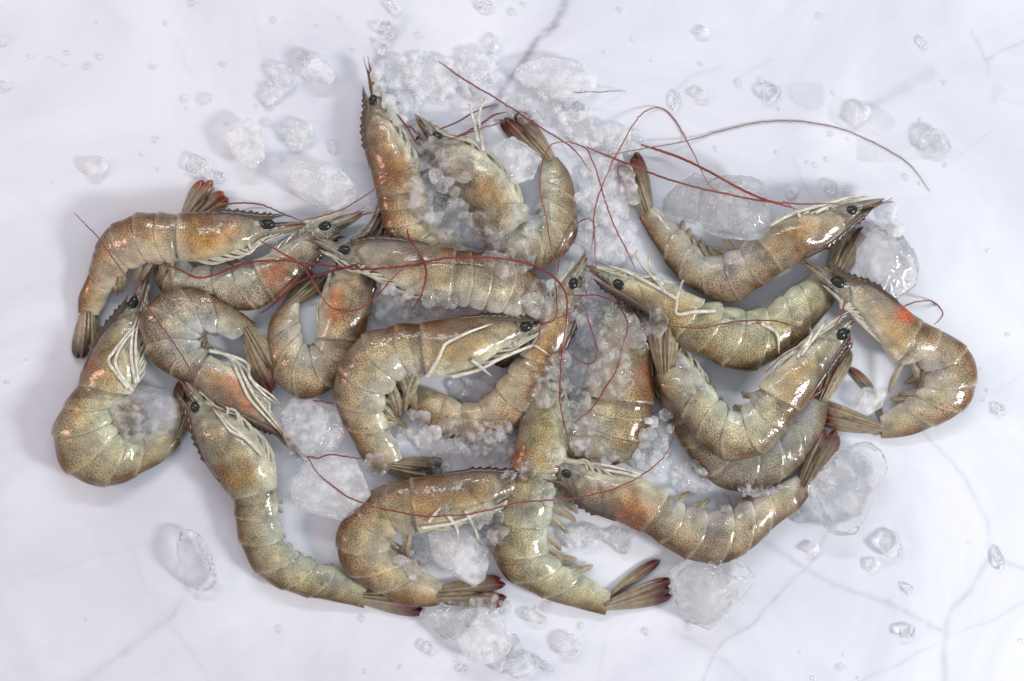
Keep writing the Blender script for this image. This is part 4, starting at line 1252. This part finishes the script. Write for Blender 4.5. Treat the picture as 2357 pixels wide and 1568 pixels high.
clump(1495, 1060, 44, 28, 0, 'white crushed ice behind a sweeping thin antenna', MAT_WHITE, seed=60)
clump(1590, 1100, 48, 34, 35, 'pinkish ice slush between the bluish and the bow-shaped shrimp', MAT_CRUSH, seed=61)
clump(1672, 1155, 20, 22, 0, 'single rough ice crystal on the bow-shaped shrimp', seed=62, n=9, bit=(8, 14))
clump(1740, 1130, 70, 16, -5, 'thin line of ice crumbs between two shrimp bodies', seed=63, n=20, bit=(5, 10))
clump(1345, 1235, 46, 30, 0, 'ice bits inside the open curl by the red-tipped fan', MAT_WHITE, seed=64, n=16)
clump(1430, 1245, 34, 22, 30, 'ice bits under the belly of the bow-shaped shrimp', MAT_CRUSH, seed=65, n=12)
clump(1120, 1400, 52, 22, -10, 'crushed ice under the red-tipped tail', MAT_CRUSH, seed=66)
clump(1590, 880, 34, 40, 30, 'wet ice crumbs in the crook of the V-bent shrimp', seed=67, n=14, bit=(6, 12), pile=.3)
clump(2052, 505, 26, 34, -20, 'crumb of white ice by the sharp head tip', MAT_WHITE, seed=68, n=14)
clump(1028, 1168, 10, 18, 20, 'tiny clear ice crystal on the brown-cheeked shrimp', MAT_CLEAR, seed=69, n=7, bit=(7, 11))
clump(895, 70, 22, 16, 30, 'glassy ice crumb on marble near a smudged vein', seed=70, n=9)

G_BIT = 'small ice bits scattered on the marble'
L_BIT = 'small lone bit of ice lying on bare marble'
BITS = [(225, 385, 24, 22), (455, 382, 24, 22), (505, 405, 11, 13), (905, 18, 17, 12), (1115, 12, 20, 13), (880, 112, 14, 12), (1140, 102, 16, 18), (985, 1492, 22, 12), (1180, 1488, 22, 24), (1150, 1526, 17, 22), (1210, 1532, 28, 34), (1252, 1531, 20, 12), (1318, 1490, 26, 26), (1230, 1420, 14, 26), (2050, 1257, 30, 26), (2010, 1302, 14, 15), (2090, 1355, 11, 12), (2086, 1455, 16, 18), (1870, 1263, 16, 16), (1852, 1187, 22, 18), (1775, 211, 22, 17), (1617, 75, 12, 14), (1612, 218, 18, 14), (1556, 233, 12, 18), (1822, 441, 13, 11), (1912, 434, 15, 15), (1950, 447, 14, 8), (2125, 100, 11, 12), (2300, 946, 13, 14), (2300, 1285, 24, 13), (2, 92, 14, 12), (8, 200, 14, 10), (700, 130, 12, 14), (1975, 262, 22, 24), (2150, 330, 32, 27), (1065, 1540, 10, 8), (1490, 1455, 8, 7), (880, 215, 12, 14), (1100, 225, 14, 12), (850, 470, 16, 12)]
BIT_LABEL = {0: 'lone knobbly ice bit on marble above the bent-backed shrimp', 1: 'squarish ice bit beside a red fanned tail tip', 3: 'ice bit on marble past the smudged vein by the edge', 4: 'pointed ice bit between two droplets near the dark vein',
             10: 'largest of the loose ice bits in front of the sugary chunk', 12: 'branching ice bit on marble below the red-tipped tail fan', 14: 'rough ice bit with a tail on marble near the forked vein', 18: 'round ice bit lying on the thin crossing vein',
             19: 'small ice bit tucked beside the large clear cube', 20: 'jagged ice bit near a meltwater puddle', 33: 'melting ice bit in the irregular meltwater puddle', 34: 'domed melting ice bit in the broad puddle', 29: 'wet ice bit on the fork of a grey vein'}
for i, (x, y, rx, ry) in enumerate(BITS):
    block(x, y, rx, ry, (i * 47) % 180, BIT_LABEL.get(i, L_BIT), (MAT_WHITE, MAT_CRUSH, MAT_CLEAR)[i % 3], seed=100 + i, core=False, name='ice_bit', group=G_BIT, sub=4, zlift=0.0, hz=.6)

place_antennae()

# ------------------------------------------------------------------ water: droplets and shallow puddles
DROPS = [(222, 53, 4), (382, 55, 6), (444, 6, 9), (156, 122, 7), (230, 131, 8), (202, 153, 8), (354, 154, 8), (513, 148, 7), (424, 228, 9), (472, 228, 15), (617, 243, 9), (613, 283, 11), (359, 322, 8), (521, 284, 5), (650, 366, 6), (629, 46, 8), (783, 42, 5), (72, 131, 6), (325, 356, 5), (365, 390, 4), (964, 82, 9), (859, 92, 7), (810, 117, 6), (1179, 28, 10), (1204, 10, 6), (1426, 23, 6), (1456, 91, 6), (1888, 38, 9), (1612, 147, 6), (1700, 193, 9), (1750, 186, 7), (1794, 252, 6), (1919, 215, 6), (2172, 190, 6), (1911, 308, 7), (1789, 352, 6), (1858, 375, 5), (1876, 380, 6), (1902, 366, 6), (1949, 320, 4), (2118, 277, 5), (2176, 381, 6), (2084, 408, 8), (1648, 343, 6), (2117, 423, 4), (462, 1356, 6), (454, 1375, 6), (643, 1448, 8), (199, 1426, 4), (833, 1424, 8), (841, 1546, 6), (922, 1534, 5), (1051, 1519, 7), (1201, 1411, 6), (1232, 1401, 6), (1260, 1397, 13), (1250, 1426, 10), (1338, 1441, 8), (1588, 1442, 10), (1934, 1535, 9), (1871, 1562, 6), (1976, 1562, 5), (1942, 1507, 4), (2350, 1475, 6), (2046, 1382, 4), (2274, 576, 5), (2272, 899, 5), (2259, 850, 4), (2264, 920, 5), (60, 830, 4), (15, 880, 5), (590, 245, 5), (430, 250, 4), (1840, 1500, 3), (1710, 1390, 3), (2230, 1250, 3), (2320, 770, 6), (1165, 160, 5), (1500, 140, 4), (1390, 120, 4), (730, 60, 4), (120, 420, 3)]
hv, hf = ico(3)
cap = hv.copy()
cap[:, 2] = np.where(cap[:, 2] > 0, cap[:, 2] * 0.62, cap[:, 2] * 0.06)
drop_me = None
for i, (x, y, r) in enumerate(DROPS):
    if drop_me is None:
        o = mesh_obj('water_droplet', cap, hf, MAT_DROP)
        drop_me = o.data
    else:
        o = bpy.data.objects.new('water_droplet', drop_me)
        COL.objects.link(o)
    e = 1 + 0.22 * math.sin(i * 2.3)
    o.scale = (r * PX * e, r * PX / e, r * PX)
    o.rotation_euler = (0, 0, i * 1.1)
    o.location = Vector(P(x, y, 0.0)) + Vector((0, 0, 0.06 * r * PX + 0.0002))
    tag(o, 'small clear water droplet on bare marble', 'droplet', 'water droplets scattered on the marble')
o = bpy.data.objects.new('water_droplet', drop_me)
COL.objects.link(o)
o.scale = (19 * PX, 10 * PX, 11 * PX)
o.rotation_euler = (0, 0, math.radians(105))
o.location = Vector(P(766, 338, 0)) + Vector((0, 0, 0.0004))
tag(o, 'large oval water droplet beside the upright brown shrimp', 'droplet')


def puddle(label, pts, h=0.0004):
    p = np.array(pts, float)
    pp = spline(np.vstack([p, p[:1]]), 61)[:-1]
    c = pp.mean(0)
    rings = [(1.0, 0.0), (0.985, h * 0.6), (0.95, h * 0.95), (0.8, h), (0.4, h)]
    v = []
    for k, z in rings:
        for q in pp:
            w = c + (q - c) * k
            v.append(P(w[0], w[1], z + 0.0002))
    v.append(P(c[0], c[1], h + 0.0002))
    v.append(P(c[0], c[1], 0.0001))
    n = len(pp)
    f = grid_faces(len(rings), n, True)
    f += [((len(rings) - 1) * n + j, (len(rings) - 1) * n + (j + 1) % n, len(rings) * n) for j in range(n)]
    f += [((j + 1) % n, j, len(rings) * n + 1) for j in range(n)]
    f = [q[::-1] for q in f]
    o = mesh_obj('puddle', v, f, MAT_WATER)
    tag(o, label, 'puddle', None)


puddle('small rounded meltwater puddle with a straight edge on marble', [(1815, 195), (1850, 190), (1890, 195), (1898, 215), (1893, 245), (1870, 255), (1840, 245), (1818, 225)])
puddle('irregular meltwater puddle under a melting ice bit on marble', [(1910, 240), (1930, 225), (1970, 230), (2010, 240), (2060, 275), (2040, 310), (1975, 305), (1930, 290), (1908, 270)])
puddle('broad angular meltwater puddle around a domed melting ice bit', [(1974, 312), (2040, 310), (2120, 295), (2175, 310), (2190, 345), (2160, 362), (2080, 370), (1982, 372), (1972, 345)])
puddle('thin meltwater streak on marble far from the ice', [(98, 127), (118, 130), (140, 142), (160, 150), (150, 153), (130, 145), (108, 134)], 0.0004)
